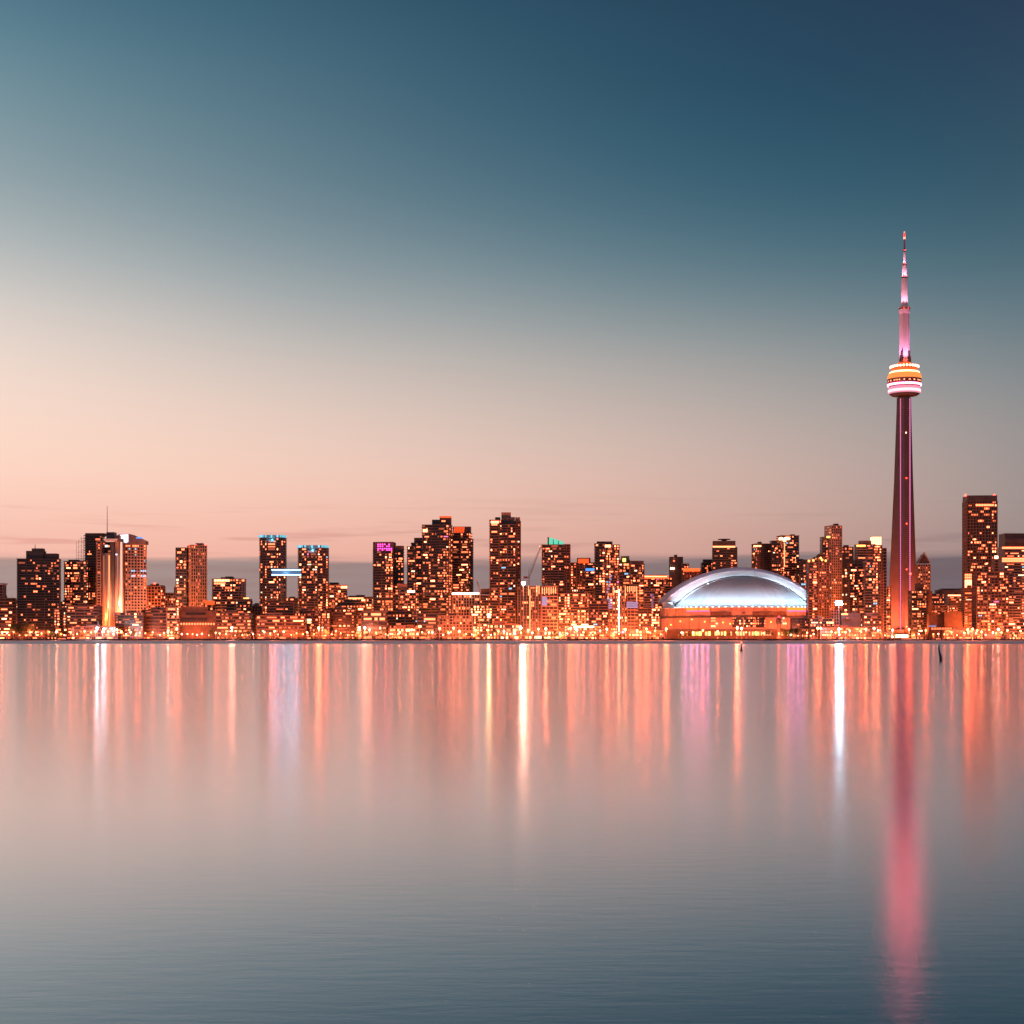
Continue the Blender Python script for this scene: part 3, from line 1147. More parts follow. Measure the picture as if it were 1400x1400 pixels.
for x in (-4, 12):
    spot('face_fill', t.root, (x, -70, 30), (.1, 1, .75), 260000, (1, .36, .2), 120, 1, 2)  # added unseen spots that brighten this face
t.plate('blue_panel', 186, 195, 734.5, 736.2, E['blue'], -13.5, .4)
for y in (780.5, 787.5):
    t.row(179, 185, y, 2.0, 'cool', -15.2, 2)
    t.row(192, 200, y, 2.0, 'cool', -9.6, 3)
t.done()

t = bld('apartment_block', 'pinkish apartment block with small punched windows and one red roof beacon', 213, 2040, 'the pink stone block')
t.block(199, 225, 802, style='grid', pal='pink', p=.22, mix='warm', yaw=-14, dr=.5, fh=4, bay=4.4)
t.boxpart('roof_edge', 202, 224, 800.4, 802, M['dark'], 0, 12)
t.beacon(211.5, 798.6, 1.8, -2)
t.done()

t = bld('apartment_block', 'dim mid-rise block tucked between the pinkish block and a two tone tower', 235, 2075)
t.block(225, 250, 811, style='grid', pal='plum', p=.22, yaw=10)
t.block(238, 246, 804, 811, style='grid', pal='plum', p=.3, yaw=10, part='upper_storeys')
t.done()

t = bld('apartment_tower', 'two tone tower with dark glass left half and pale gridded right half', 262, 1985, 'the two tone tower')
t.block(242, 257, 749.5, style='panel', pal='dark', p=.34, mix='warm', yaw=0, dr=1.2, dy=4, part='dark_wing', fade=.4)
t.block(255.5, 283.5, 746, style='grid', pal='stone', p=.2, mix='dim', yaw=24, dr=.75, part='pale_wing', bay=2.9, fh=4.1)
for px in (257, 268, 281):
    t.beacon(px, 745, .8, -6)
t.done()

t = bld('condominium_block', 'squat condominium block with bright lit top floors beside the two tone tower', 313, 1960, 'the bright topped block')
t.block(292, 334.5, 792, style='slab', pal='plum', p=.34, mix='warm', yaw=-6, dr=.5)
t.row(292.5, 314, 793.6, 2.2, 'w4', -11.3, 6, .12)
t.row(327, 334, 793.6, 2.2, 'w1', -9.8, 3, .12)
t.row(292.5, 308, 797.6, 2.2, 'w1', -11.3, 5, .15)
t.done()

t = bld('stepped_block', 'brown stepped block with a roof light in front of the bright topped condominium', 328, 1880)
t.block(311, 344, 822, style='bands', pal='brown', p=.35, yaw=0, dr=.4)
t.block(318, 344, 819, 822, style='blank', pal='brown', yaw=0, dr=.4, part='roof_room')
t.plate('roof_light', 333, 340, 817.2, 818.6, E['amber'], -3, 1.2)
t.done()

# twin bowed towers with teal crowns and the bridge between them
for x0, x1, top, lab, rf, yaw in ((355.5, 391, 736, 'taller bowed tower with teal lit crown at the left end of the skybridge', 'the taller teal tower', 0),
                                  (408, 449, 750, 'shorter wider bowed tower with teal lit crown at the right end of the skybridge', 'the wider teal tower', 0)):
    t = bld('bowed_tower', lab, (x0 + x1) / 2, 1980, rf, group='twin teal crowned towers')
    t.block(x0, x1, top, style='slab', pal='dark', p=.27, mix='warm', dr=.75, shape='round', bay=3.4, so=.5, run=.55)
    t.block(x0 + .6, x1 - .6, top - 3.8, top - .3, style='blank', pal='dark', dr=.74, shape='round', part='crown')
    b = MB()
    W = t.lx(x1) - t.lx(x0)
    nseg = 11
    for k in range(nseg):
        a = math.pi + math.pi * (k + .5) / nseg
        c, s = math.cos(a), math.sin(a)
        px, py = W / 2 * math.copysign(abs(c) ** .62, c), W * .375 * math.copysign(abs(s) ** .62, s)
        bb = MB()
        bb.box((px * 1.0, py - .5, t.lz(top - 2.2)), (W / nseg * .78, .6, 2.8), E['teal'] if k not in (2, 6) else WIN['cool'], 0)
        bb.build('crown_light', t.root)
    t.done()
    spot('crown_lamp', t.root, (0, -W * .375 - 6, t.lz(top + 3)), (0, .9, .5), 9000, (.2, .75, 1.0), 150)
br = B('sky_bridge', 'blue glowing two line skybridge hung between the twin teal crowned towers', 'bridge', 391, 1958)
br.boxpart('deck', 371, 412, 777.4, 787.4, M['dark'], 0, 5)
for y in (779.2, 786.0):
    br.plate('light_line', 371.5, 411.5, y - .65, y + .65, E['tealhot'], -2.9, .5)
br.plate('glass_wall', 372, 411, 780.2, 785, emis('bridge_blue', (.04, .16, .34), 1), -2.75, .3)
br.root['label'] = 'blue glowing skybridge with two light lines between the twin teal crowned towers'
spot('bridge_lamp', br.root, (0, -9, br.lz(783)), (0, 1, 0), 7000, (.2, .6, 1.0), 160)
for px in range(372, 412, 6):
    spot('bridge_lake_fill', br.root, (br.lx(px), -4.5, br.lz(782)), (0, -1, -.05), 3000, (.42, .62, 1.0), 120, 1, 2.0)  # unseen spots added for the bridge's blue reflection in the lake

t = bld('condominium_block', 'mid-rise condominium with lit roof corner right of the wider teal tower', 462, 2000, 'the lit corner block')
t.block(446, 475, 800.5, style='slab', pal='plum', p=.24, yaw=14, dr=.7)
t.row(466, 474.6, 802.8, 2.8, 'w4', -9.5, 3, .2)
t.row(443.5, 448.5, 804.5, 5, 'w1', -11, 2, .2)
t.done()

t = bld('apartment_tower', 'dark apartment tower crowned with a magenta grid of lights', 532, 1950, 'the magenta crowned tower')
t.block(511, 540.5, 753.5, style='slab', pal='black', p=.42, mix='warm', yaw=-6, dr=.7, part='front_wing')
t.block(511.3, 540, 742, 753.3, style='grid', pal='dark', p=0, yaw=-6, dr=.7, part='crown', bay=2.6, fh=2.6)
for px in range(513, 540, 3):
    for y in (744.2, 746.8, 750, 752):
        if rnd.random() < .62:
            t.plate('crown_light', px, px + 1.9, y - .8, y + .8, E['magenta'], -12.9, .4)
t.block(538, 552.3, 752, style='slab', pal='dark', p=.32, yaw=8, dr=1.1, dy=9, part='rear_wing')
t.boxpart('plant_room', 540, 552, 746.5, 751.4, M['pink'], 9, 12)
t.done()

t = bld('apartment_block', 'block with a blank pink plant room just right of the magenta crowned tower', 549, 1925)
t.block(541, 557, 806, style='slab', pal='dark', p=.35, yaw=0, dr=.9)
t.boxpart('plant_room', 543, 556.5, 798.5, 805.6, M['pink'], 0, 10)
t.done()

t = bld('apartment_block', 'mid-rise block with white hot roof light below the stepped black towers', 559, 1890)
t.block(546, 572, 811, style='slab', pal='plum', p=.4, yaw=-10, dr=.6)
t.plate('roof_light', 557, 567, 807.4, 810, E['hot'], -7, 1)
t.done()

t = bld('stepped_tower', 'black stepped apartment tower rising in four shoulders beside the orange striped tower', 590, 1935, 'the black stepped tower')
t.block(557.5, 569, 748, style='slab', pal='black', p=.42, yaw=0, dr=1.4, dy=4, part='low_shoulder')
t.block(562, 581, 743, style='slab', pal='black', p=.40, yaw=6, dr=1.0, dy=10, part='middle_shoulder')
t.boxpart('plant_room', 566.5, 580, 735.6, 742.6, M['black'], 10, 12)
t.block(578, 617.5, 718.5, style='slab', pal='black', p=.36, yaw=-8, dr=.6, dy=0, part='main_shaft', fade=.15)
t.boxpart('plant_room', 591, 604, 711, 718, M['black'], 3, 14)
t.boxpart('plant_room', 601.5, 617, 706.5, 717.8, M['black'], 8, 14)
t.plate('roof_light', 602, 616.5, 705.6, 708, E['orange'], 0.8, .5)
t.row(601, 609, 712.4, 1.8, 'w1', .6, 3)
t.row(578, 584.5, 725.5, 3.4, 'w4', -13.2, 2, .2)
t.done()

t = bld('apartment_tower', 'black apartment tower with slanted orange stripes across its crown', 632, 1975, 'the orange striped tower')
t.block(618, 644.5, 729.5, style='slab', pal='black', p=.32, yaw=-10, dr=.7, run=.6)
t.boxpart('crown', 619.5, 644, 720.5, 729, M['black'], 0, 16)
for i in range(7):
    x = 620.5 + i * 2.1
    b = MB()
    b.add([(t.lx(x), -8.4, t.lz(728.8)), (t.lx(x + 1.3), -8.4, t.lz(728.8)), (t.lx(x + 2.3), -8.4, t.lz(721)), (t.lx(x + 1), -8.4, t.lz(721)),
           (t.lx(x), -8.0, t.lz(728.8)), (t.lx(x + 1.3), -8.0, t.lz(728.8)), (t.lx(x + 2.3), -8.0, t.lz(721)), (t.lx(x + 1), -8.0, t.lz(721))],
          [(0, 1, 2, 3), (7, 6, 5, 4), (0, 4, 5, 1), (1, 5, 6, 2), (2, 6, 7, 3), (3, 7, 4, 0)], E['orange'])
    b.build('crown_light', t.root)
t.block(643, 646.5, 738, style='slab', pal='black', p=.4, dr=3, dy=5, part='balcony_wing')
t.done()

t = bld('office_block', 'mid-rise office block outlined by a glowing roof line over thin pale piers', 636, 1870, 'the glowing roof line block')
t.block(617, 656, 813.5, style='fins', pal='stone', p=.22, mix='warm', yaw=8, dr=.5, bay=3.0)
t.plate('roof_light', 618, 655, 810.2, 812.6, E['hot'], -11.5, 1)
t.done()

t = bld('apartment_block', 'low block with a dark boxy plant room left of the tallest condominium tower', 664, 1945)
t.block(655, 672, 814, style='slab', pal='brown', p=.35, dr=.9)
t.boxpart('plant_room', 657.5, 671, 805, 812.4, M['black'], 0, 12)
t.done()

t = bld('apartment_tower', 'tallest condominium tower, brown with bright window stacks and stepped rooftop boxes', 691, 1930, 'the tallest condominium tower')
t.block(670, 686, 712, style='slab', pal='brown', p=.22, mix='warm', dr=1.4, dy=0, part='left_wing', fade=.1)
t.block(683, 707, 718, style='slab', pal='brown', p=.42, mix='warm', yaw=-6, dr=.8, dy=-3, part='main_shaft', fade=.25)
t.block(703, 711.5, 713, style='grid', pal='brown', p=.28, mix='warm', dr=2, dy=6, part='right_wing')
t.boxpart('plant_room', 677, 684, 707.5, 711.4, M['dark'], 0, 10)
t.boxpart('plant_room', 685.5, 704, 707.6, 717.4, M['dark'], 2, 16)
t.boxpart('plant_room', 685.5, 698.5, 701, 707.4, M['pink'], 3, 12)
t.boxpart('plant_room', 704.5, 711, 707.5, 712.4, M['pink'], 6, 10)
t.row(671, 682, 713.8, 2.6, 'w4', -12.2, 4, .15)
t.row(672, 680, 717, 2.2, 'w1', -12.2, 3, .15)
t.done()

t = bld('office_block', 'office block with glowing vertical fins below the bright construction floodlight', 736, 1880, 'the glowing fin block')
t.block(708, 741, 802, style='fins', pal='brown', p=.3, mix='warm', dr=.6, yaw=-4, bay=3.4)
t.block(738, 762, 802, style='panel', pal='pink', p=.10, mix='dim', dr=.7, yaw=10, dy=3, part='right_wing')
for px, y0, y1, dy in ((715.5, 803, 815, -16.5), (722.5, 801, 814, -15.8), (724.5, 806, 866, -15.6), (734, 801, 815, -14.8), (737, 801, 812, -14.4),
                   (741.5, 803, 812, -13.2), (744.5, 803, 813, -13), (747.5, 803, 811, -12.5), (750.5, 803, 813, -12), (753.5, 803, 812, -11), (756.5, 803, 811, -10.4), (759.5, 803, 811, -9.6)):
    t.plate('fin_light', px - .45, px + .45, y0, y1, E['fin'], dy, .8)
t.plate('blue_screen', 741, 748, 816, 828, E['dimblue'], -13, .4)
t.done()

t = bld('apartment_tower', 'brown apartment tower with a sloping green lit glass crown', 759, 1945, 'the green crowned tower')
t.block(741, 773, 745.5, style='slab', pal='brown', p=.38, mix='warm', yaw=-5, dr=.7, fade=.1)
t.block(769, 779, 745, style='grid', pal='brown', p=.15, mix='dim', dr=2, dy=5, part='right_wing')
b = MB()
x0, x1, x2 = t.lx(747.5), t.lx(751), t.lx(770)
for y0, y1 in ((-8, 8),):
    b.add([(x0, -8, t.lz(745)), (x2, -8, t.lz(745)), (x2, -8, t.lz(741)), (x1, -8, t.lz(735.2)), (x0, -8, t.lz(743)),
           (x0, 8, t.lz(745)), (x2, 8, t.lz(745)), (x2, 8, t.lz(741)), (x1, 8, t.lz(735.2)), (x0, 8, t.lz(743))],
          [(0, 1, 2, 3, 4), (9, 8, 7, 6, 5), (0, 5, 6, 1), (1, 6, 7, 2), (2, 7, 8, 3), (3, 8, 9, 4), (4, 9, 5, 0)], E['green'])
b.build('glass_crown', t.root)
t.boxpart('crown_post', 748.6, 750.6, 734.2, 745, M['dark'], -8.6, 1)
t.boxpart('crown_post', 756, 757, 737.6, 745, M['dark'], -8.6, .8)
t.boxpart('crown_post', 763, 764, 739.4, 745, M['dark'], -8.6, .8)
t.done()

t = bld('office_tower', 'brown office tower with orange lit roof box and small blue sign', 796, 2000, 'the orange roof box tower')
t.block(779.5, 813, 770, style='grid', pal='brown', p=.4, mix='warm', yaw=0, dr=.6, bay=4)
t.boxpart('roof_box', 789, 807, 763, 769.5, M['brown'], -3, 14)
t.plate('orange_panel', 790.5, 805, 764, 770, E['orange'], -10.6, .5)
t.block(800, 815, 781, style='bands', pal='plum', p=.4, dr=1, dy=-12, part='front_wing')
t.plate('blue_sign', 800.5, 813.5, 777, 780.4, E['blue'], -20, .8)
t.done()

t = bld('apartment_tower', 'dark edged apartment tower with bright right face, between orange box and yellow light', 830, 1955, 'the dark edged tower')
t.block(813.5, 827, 744, style='slab', pal='black', p=.26, dr=1.2, part='dark_wing')
t.block(825, 846, 745.5, style='slab', pal='brown', p=.5, mix='warm', yaw=8, dr=.9, dy=3, part='bright_wing')
t.boxpart('plant_room', 816, 837, 740.6, 745, M['black'], 4, 12)
t.row(827, 835, 746.5, 3, 'w4', -8.5, 2, .1)
t.done()

t = bld('office_tower', 'dark office tower with a small greenish yellow roof light', 853, 2040)
t.block(845.5, 861, 766, style='panel', pal='dark', p=.25, dr=.8)
t.boxpart('roof_box', 849, 860, 760.5, 765.4, M['dark'], 0, 10)
t.plate('roof_light', 851.5, 855.5, 763.5, 768, E['yellow'], -8, .6)
t.done()

t = bld('office_tower', 'square topped office tower left of the low red neon roof', 871, 2010, 'the square topped tower')
t.block(861, 880, 772, style='slab', pal='brown', p=.42, dr=.8)
t.boxpart('roof_band', 862, 879.5, 767, 771.4, M['dark'], 0, 13)
t.done()

t = bld('office_block', 'fin lit block with a bright vertical light line and pale blue screens', 850, 1870, 'the light line block')
t.block(829, 857, 803, style='fins', pal='brown', p=.4, mix='warm', dr=.6, bay=3.2)
t.block(856, 873, 803, style='panel', pal='pink', p=.12, mix='dim', dr=.9, dy=2, part='right_wing')
t.plate('light_line', 845.6, 847, 806, 863, E['hot'], -13.4, .8)
for i, (px, y1) in enumerate(((838.5, 813), (845, 806), (848.8, 808), (855, 818), (858, 809), (860.5, 810), (863, 808), (865.5, 811), (868, 809), (870.5, 822))):
    t.plate('fin_light', px - .4, px + .4, 801.5, y1, E['fin'], -13.2 if px < 857 else -8.2, .7)
for y in (819, 822, 825, 828, 831):
    t.plate('blue_screen', 829.5, 837, y - 1.0, y + 1.0, E['dimblue'], -13, .4)
for y in (824, 827, 830):
    t.plate('blue_screen', 856.5, 872, y - 1.1, y + 1.1, E['dimblue'], -8.0, .4)
b = MB()
for k in range(6):
    b.box((t.lx(834.5 - k * 1.0), -14.5, t.lz(788 + k * 4.4)), (2.2, .6, 2.2), E['dimblue'])
b.tube((t.lx(835), -14.1, t.lz(785)), (t.lx(829), -14.1, t.lz(813)), .5, M['dark'], n=4)
b.build('slanted_screen', t.root)
t.done()

t = bld('apartment_block', 'wide apartment block edged along its roof with red neon, left of the dome', 900, 2300, 'the red neon roof block')
t.block(879, 918, 790, style='slab', pal='brown', p=.44, mix='warm', dr=.4)
t.plate('neon_band', 880, 914, 787, 791, E['neon'], -18, 1)
t.row(881, 912, 788.2, 1.3, 'w4', -18.8, 12, .3)
t.done()

t = bld('apartment_block', 'dark plum block under the red neon roof, beside the dome tip', 889, 1960)
t.block(880, 899, 808.5, style='slab', pal='plum', p=.38, mix='warm', dr=.7)
t.plate('blue_screen', 890.5, 893.5, 812, 831, emis('blue_dim', (.06, .07, .16), 1), -8.6, .4)
t.done()

t = bld('office_tower', 'dark stepped office tower with one bright light on its left edge, behind the dome', 925, 2420)
t.block(915.5, 933, 762, style='panel', pal='black', p=.05, mix='dim', dr=.8, glass='black')
t.block(931, 941, 771, style='slab', pal='plum', p=.4, dr=1.2, dy=-6, part='right_wing')
t.plate('bright_strip', 916.5, 922, 776, 778.4, E['hot'], -12, .6)
t.done()

t = bld('office_block', 'dark gridded block with a bright red neon crown behind the dome', 945, 2350)
t.block(932, 958, 780, style='grid', pal='brown', p=.16, mix='dim', dr=.6)
t.plate('neon_band', 934, 957, 777, 781, E['neon'], -13.5, 1)
t.done()

t = bld('office_tower', 'small stepped tower left of the helipad topped office tower', 966, 2440)
t.block(959, 974, 770, style='slab', pal='dark', p=.3, dr=.8)
t.block(961, 973.5, 765, 769.8, style='blank', pal='dark', dr=.7, part='roof_room')
t.done()

t = bld('office_tower', 'dark office tower with flat helipad disc over a glowing band behind the dome', 990, 2400)
t.block(973, 1008.5, 749, style='bands', pal='black', p=.3, mix='warm', yaw=-6, dr=.6)
t.block(973.5, 1006, 740, 748.6, style='blank', pal='black', dr=.6, yaw=-6, part='crown')
t.plate('light_band', 974.5, 1005, 746.4, 748.6, E['fin'], -14.8, .6)
b = MB()
b.tube((0, 0, t.lz(740)), (0, 0, t.lz(738)), 4, M['black'], n=8)
b.lathe([(9, t.lz(738)), (9.5, t.lz(737.6)), (9.5, t.lz(737))], M['black'], 20, (0, 0))
b.build('helipad', t.root)
t.done()

t = bld('apartment_tower', 'dark slab balcony tower standing alone behind the top of the dome', 1040, 2380)
t.block(1029, 1051.5, 744, style='slab', pal='plum', p=.16, mix='warm', yaw=14, dr=.8, glass='black')
t.row(1030, 1041, 746.5, 2, 'w4', -14, 3, .2)
t.done()

t = bld('apartment_tower', 'two step tower with two very bright crown lamps behind the dome', 1072, 2360)
t.block(1054, 1066, 740, style='slab', pal='dark', p=.42, dr=1.3, part='left_wing')
t.block(1063.5, 1090.5, 733, style='slab', pal='plum', p=.3, yaw=10, dr=.8, dy=6, part='main_shaft')
t.plate('crown_lamp', 1065, 1070.5, 735.2, 738.2, E['hot'], -13, .8)
t.plate('crown_lamp', 1072.5, 1079, 734.8, 738, E['hot'], -13, .8)
t.plate('light_line', 1072, 1073, 742, 775, E['fin'], -12.6, .6)
t.block(1088, 1096, 765, style='slab', pal='plum', p=.4, dr=2, dy=-4, part='low_wing')
t.done()

t = bld('office_block', 'dim block filling the gap above the right end of the dome', 1099, 2330)
t.block(1093, 1108, 768, style='panel', pal='dark', p=.3, dr=.8)
t.done()

t = bld('apartment_tower', 'brown tower with orange roof lamps cutting across the right end of the dome', 1117, 1885, 'the orange roof lamp tower')
t.block(1104, 1117, 766, style='slab', pal='brown', p=.42, mix='warm', dr=1.3, part='left_wing')
t.block(1113, 1132, 762, style='grid', pal='brown', p=.2, mix='warm', yaw=14, dr=1.0, dy=6, part='right_wing')
for px, y in ((1106, 767), (1112, 766), (1124, 765.5), (1129, 766.5), (1122, 763)):
    t.beacon(px, y, 1.3, -14, E['amber'])
t.done()

t = bld('slender_tower', 'slender pale gridded tower rising above the white floodlight', 1138, 1960, 'the slender pale tower')
t.block(1123, 1131, 735, style='slab', pal='dark', p=.3, dr=2, dy=4, part='dark_wing')
t.block(1129, 1149.5, 719.5, style='grid', pal='stone', p=.12, mix='warm', yaw=18, dr=.9, bay=3.0, fh=3.2)
t.plate('roof_light', 1130, 1135, 733, 735.4, E['amber'], -15, .6)
t.done()

t = bld('apartment_tower', 'dark flat topped tower right of the slender pale tower', 1157, 2010)
t.block(1148.5, 1165.5, 748.5, style='panel', pal='black', p=.24, mix='warm', dr=.8, glass='black')
t.done()

t = bld('apartment_block', 'dark mid-height block in front between the flat topped and the lantern topped towers', 1171, 1930)
t.block(1160, 1182, 771, style='slab', pal='black', p=.3, mix='warm', dr=.7)
t.block(1168, 1178, 765, 770.6, style='blank', pal='black', dr=.8, part='roof_room')
t.done()

t = bld('apartment_tower', 'banded tower topped by a glowing white lantern box', 1189, 1970, 'the lantern topped tower')
t.block(1170, 1195, 745, style='bands', pal='plum', p=.2, mix='warm', dr=.7, fh=3)
t.boxpart('plant_room', 1175, 1190, 739.5, 744.4, M['plum'], 0, 12)
t.plate('roof_light', 1171, 1183, 745, 747.2, E['amber'], -11, .8)
t.block(1192, 1204, 746, style='grid', pal='brown', p=.5, mix='hot', dr=1.2, dy=-2, part='stair_wing')
b = MB()
lant = emis('lantern_glow', (4.2, 1.7, .85), 1)
b.box((t.lx(1197), -2, t.lz(739.8)), (11, 11, 10.2), lant)
for i in range(5):
    b.box((t.lx(1197) - 5.6 + i * 2.8, -7.7, t.lz(739.8)), (.4, .4, 10.6), M['stone'])
b.box((t.lx(1197), -2, t.lz(734)), (12, 12, .6), M['stone'])
b.build('lantern_box', t.root)
t.block(1202, 1210.5, 750, style='panel', pal='plum', p=.15, dr=1.6, dy=8, part='right_wing')
t.done()

t = bld('apartment_block', 'brown block at the left foot of the observation tower', 1206, 2090)
t.block(1196, 1216, 803, style='slab', pal='brown', p=.4, mix='warm', dr=.8)
t.done()

t = bld('apartment_tower', 'dark lit apartment tower in front of the lantern topped tower', 1191, 1880, 'the dark lit tower')
t.block(1181, 1201, 769, style='slab', pal='dark', p=.36, mix='warm', dr=.8, yaw=-6, dy=0)
t.block(1199, 1206, 782, style='grid', pal='brown', p=.1, dr=2.2, dy=3, part='brick_wing')
t.done()

t = bld('gabled_tower', 'pale tower with pointed gable top right of the observation tower', 1261, 2330, 'the pointed tower')
t.block(1253, 1270, 772, style='grid', pal='stone', p=.25, mix='warm', dr=.9, yaw=0)
b = MB()
xa, xm, xb = t.lx(1253.5), t.lx(1261.5), t.lx(1269.5)
for ya, yb, m, top in ((-7.5, 7, M['black'], 757.5), (-8.6, -7.6, M['stone'], 755)):
    vs = [(xa, ya, t.lz(770)), (xb, ya, t.lz(770)), (xm, ya, t.lz(top)), (xa, yb, t.lz(770)), (xb, yb, t.lz(770)), (xm, yb, t.lz(top))]
    if m is M['stone']:
        for u, v in (((xa, 769.5), (xm, 755.4)), ((xm, 755.4), (xb, 769.5))):
            b.tube((u[0], -8, t.lz(u[1])), (v[0], -8, t.lz(v[1])), .8, m, n=4)
    else:
        b.add(vs, [(0, 1, 2), (5, 4, 3), (0, 2, 5, 3), (1, 4, 5, 2), (0, 3, 4, 1)], m)
b.build('gable_roof', t.root)
t.done()

t = bld('apartment_tower', 'brick sided apartment tower standing before the right foot of the observation tower', 1258, 2030, 'the brick sided tower')
t.block(1244, 1265, 808, style='slab', pal='black', p=.32, mix='warm', dr=.8)
t.boxpart('plant_room', 1252, 1261, 798, 807.4, M['black'], 2, 10)
t.block(1262.5, 1272.5, 808, style='blank', pal='brown', dr=1.6, dy=2, part='brick_wing')
t.done()

t = bld('bank_tower', 'tall brown office tower with red beacons on its roof corners', 1339, 2120, 'the red beacon tower')
t.block(1318.5, 1360.5, 686, style='grid', pal='brown', p=.22, mix='office', yaw=-4, dr=.7, fh=4.0, bay=4.0, run=.7)
t.block(1318.5, 1360.5, 678.5, 685.4, style='blank', pal='dark', yaw=-4, dr=.7, part='roof_band')
for px in (1320, 1359.3):
    t.beacon(px, 677.2, 1.5, -12)
for y in (786, 789.5, 794, 797, 800, 803):
    t.row(1319, 1332, y, 2.6, 'w1' if y < 792 else 'w4', -16.9, 5, .2)
t.row(1334, 1359, 690.5, 2.5, 'w1', -15.4, 7, .1)
t.done()

t = bld('hotel_block', 'pale balcony gridded hotel block in front of the red beacon tower', 1353, 1900, 'the balcony gridded hotel')
t.block(1332, 1376, 783, style='grid', pal='brown', p=.5, mix='warm', dr=.5, fh=3.3, bay=4.2, st=.7, pw=.6, so=.5)
t.block(1344, 1354, 775, style='slab', pal='brown', p=.6, mix='warm', dr=1, dy=-4, part='lift_tower')
t.done()

t = bld('hotel_block', 'striped low hotel wing at the left foot of the red beacon tower', 1325, 1990)
t.block(1316, 1333, 804, style='bands', pal='brown', p=.4, dr=.9, fh=2.6)
t.done()

t = bld('sign_block', 'slim block topped by a blazing white sign between the two right towers', 1366, 2030)
t.block(1358, 1374, 766, style='bands', pal='brown', p=.35, dr=.9)
t.plate('white_sign', 1360, 1370.5, 760, 763.8, E['hot'], -6, 1)
t.done()

t = bld('office_tower', 'broad office tower with dark roof band at the right edge of the skyline', 1396, 1960, 'the right edge tower')
t.block(1369, 1424, 748, style='bands', pal='plum', p=.55, mix='warm', dr=.5, fh=3.3, run=.7)
t.block(1369.5, 1423.5, 730, 747.4, style='blank', pal='black', dr=.5, part='roof_band')
t.plate('roof_stripe', 1374, 1420, 736, 742, M['dark'], -16, 1)
for y in (749, 764, 767):
    t.row(1370, 1404, y, 2.2, 'w1', -15.2, 9, .06)
t.done()

t = bld('hill_block', 'long dark curved roof hall on the skyline left of the red beacon tower', 1300, 2600)
for x0, x1, y in ((1280, 1320, 806.5), (1286, 1320, 804.8)):
    t.block(x0, x1, y, style='blank', pal='black', dr=.4, dy=(0 if x0 == 1280 else 18), part='hall')
t.plate('blue_light', 1276, 1277, 819, 833, E['blue'], -10, .8)
t.done()

t = bld('office_block', 'bright striped office block below the long dark hall', 1305, 2400)
t.block(1295, 1318, 813, style='bands', pal='brown', p=.8, mix='warm', dr=.6, fh=3.2)
t.row(1296, 1317, 814, 1.6, 'w4', -10.2, 9, .15)
t.block(1271, 1297, 828, style='bands', pal='brown', p=.7, mix='warm', dr=.5, dy=-3, part='low_wing')
t.done()

t = bld('brick_hall', 'long windowless red brick hall right of the observation tower foot', 1302, 2000, 'the long brick hall')
t.block(1269, 1290, 839, style='blank', pal='brown', dr=.6, part='left_wall')
t.block(1288, 1333, 836.5, style='blank', pal='brown', dr=.5, dy=-3, part='wall')
t.plate('strip_window', 1275, 1284, 843, 845, M['dark'], -11.5, .5)
t.row(1273, 1330, 859.5, 2.5, 'w2', -14.5, 16, .3)
t.plate('purple_canopy', 1270, 1280, 855, 857, E['dimblue'], -12.5, 1)
t.done()

# ------------------------------------------------------------------ low front rows and the background between the towers
def low(name, label, x0, x1, top, Y, style='slab', pal='brown', p=.4, mix='warm', ref=None, dr=.5, yaw=0, d=None, dec=None, **kw):
    t = bld(name, label, (x0 + x1) / 2, Y, ref)
    t.block(x0, x1, top, style=style, pal=pal, p=p, mix=mix, dr=dr, yaw=yaw, **kw)
    if dec:
        dec(t)
    return t.done()


low('arched_hall', 'pale hall with a curved roof cut off by the left edge', -10, 6, 800, 2150, 'panel', 'pink', .05, 'dim', None, 1,
    dec=lambda t: [t.boxpart('curved_roof', -10 + i, 6 + i * .9, 799 - i * .8, 799.8 - i * .8, M['white'], -8 + i, 22) for i in range(3)])
low('apartment_block', 'lit low block under the curved roof hall at the left edge', -4, 19, 818, 1900, 'bands', 'brown', .5, 'warm', 'the left edge block')
low('waterside_pavilion', 'bright glass fronted pavilion on the quay below the black left tower', 24, 63, 862, 1792, 'bands', 'brown', .8, 'hot', None, .4)
low('waterside_pavilion', 'small bright pavilion at the far left of the quay', -6, 17, 858, 1792, 'bands', 'brown', .85, 'hot', None, .5)
low('apartment_block', 'yellow lit low block between the black left tower and the short black tower', 75, 96, 833, 1850, 'slab', 'brown', .6, 'warm', 'the yellow lit block')
low('apartment_block', 'banded low block under the short black tower', 94, 137, 829, 1838, 'bands', 'brown', .6, 'warm', None, .5)
low('shop_row', 'low shop row at the foot of the mirror cylinder tower', 100, 160, 857, 1795, 'panel', 'brown', .5, 'warm', None, .3)
low('apartment_block', 'dark brown low block with orange windows below the sloped roof tower', 160, 198, 838, 1835, 'slab', 'brown', .34, 'warm', 'the orange windowed block')
low('warehouse', 'plain brown warehouse below the pink stone block', 196, 231, 834, 1850, 'bands', 'brown', .16, 'dim', None, .5)
low('apartment_block', 'narrow bright windowed block left of the stepped brown terminal', 229, 246, 831, 1840, 'slab', 'stone', .55, 'hot', 'the narrow bright block')
low('terminal', 'stepped brown terminal with dark strip windows below the two tone tower', 244, 300, 835, 1850, 'blank', 'brown', 0, 'dim', 'the stepped terminal', .4,
    dec=lambda t: [t.boxpart('upper_floor', 250, 286, 829.5, 835, M['brown'], 3, 18), t.plate('strip_window', 254, 281, 837.5, 841, M['glass'], -12.2, .6),
                   t.plate('strip_window', 248, 283, 845, 850, M['glass'], -12.2, .6), t.row(246, 298, 853, 2, 'w1', -12.4, 14, .5)])
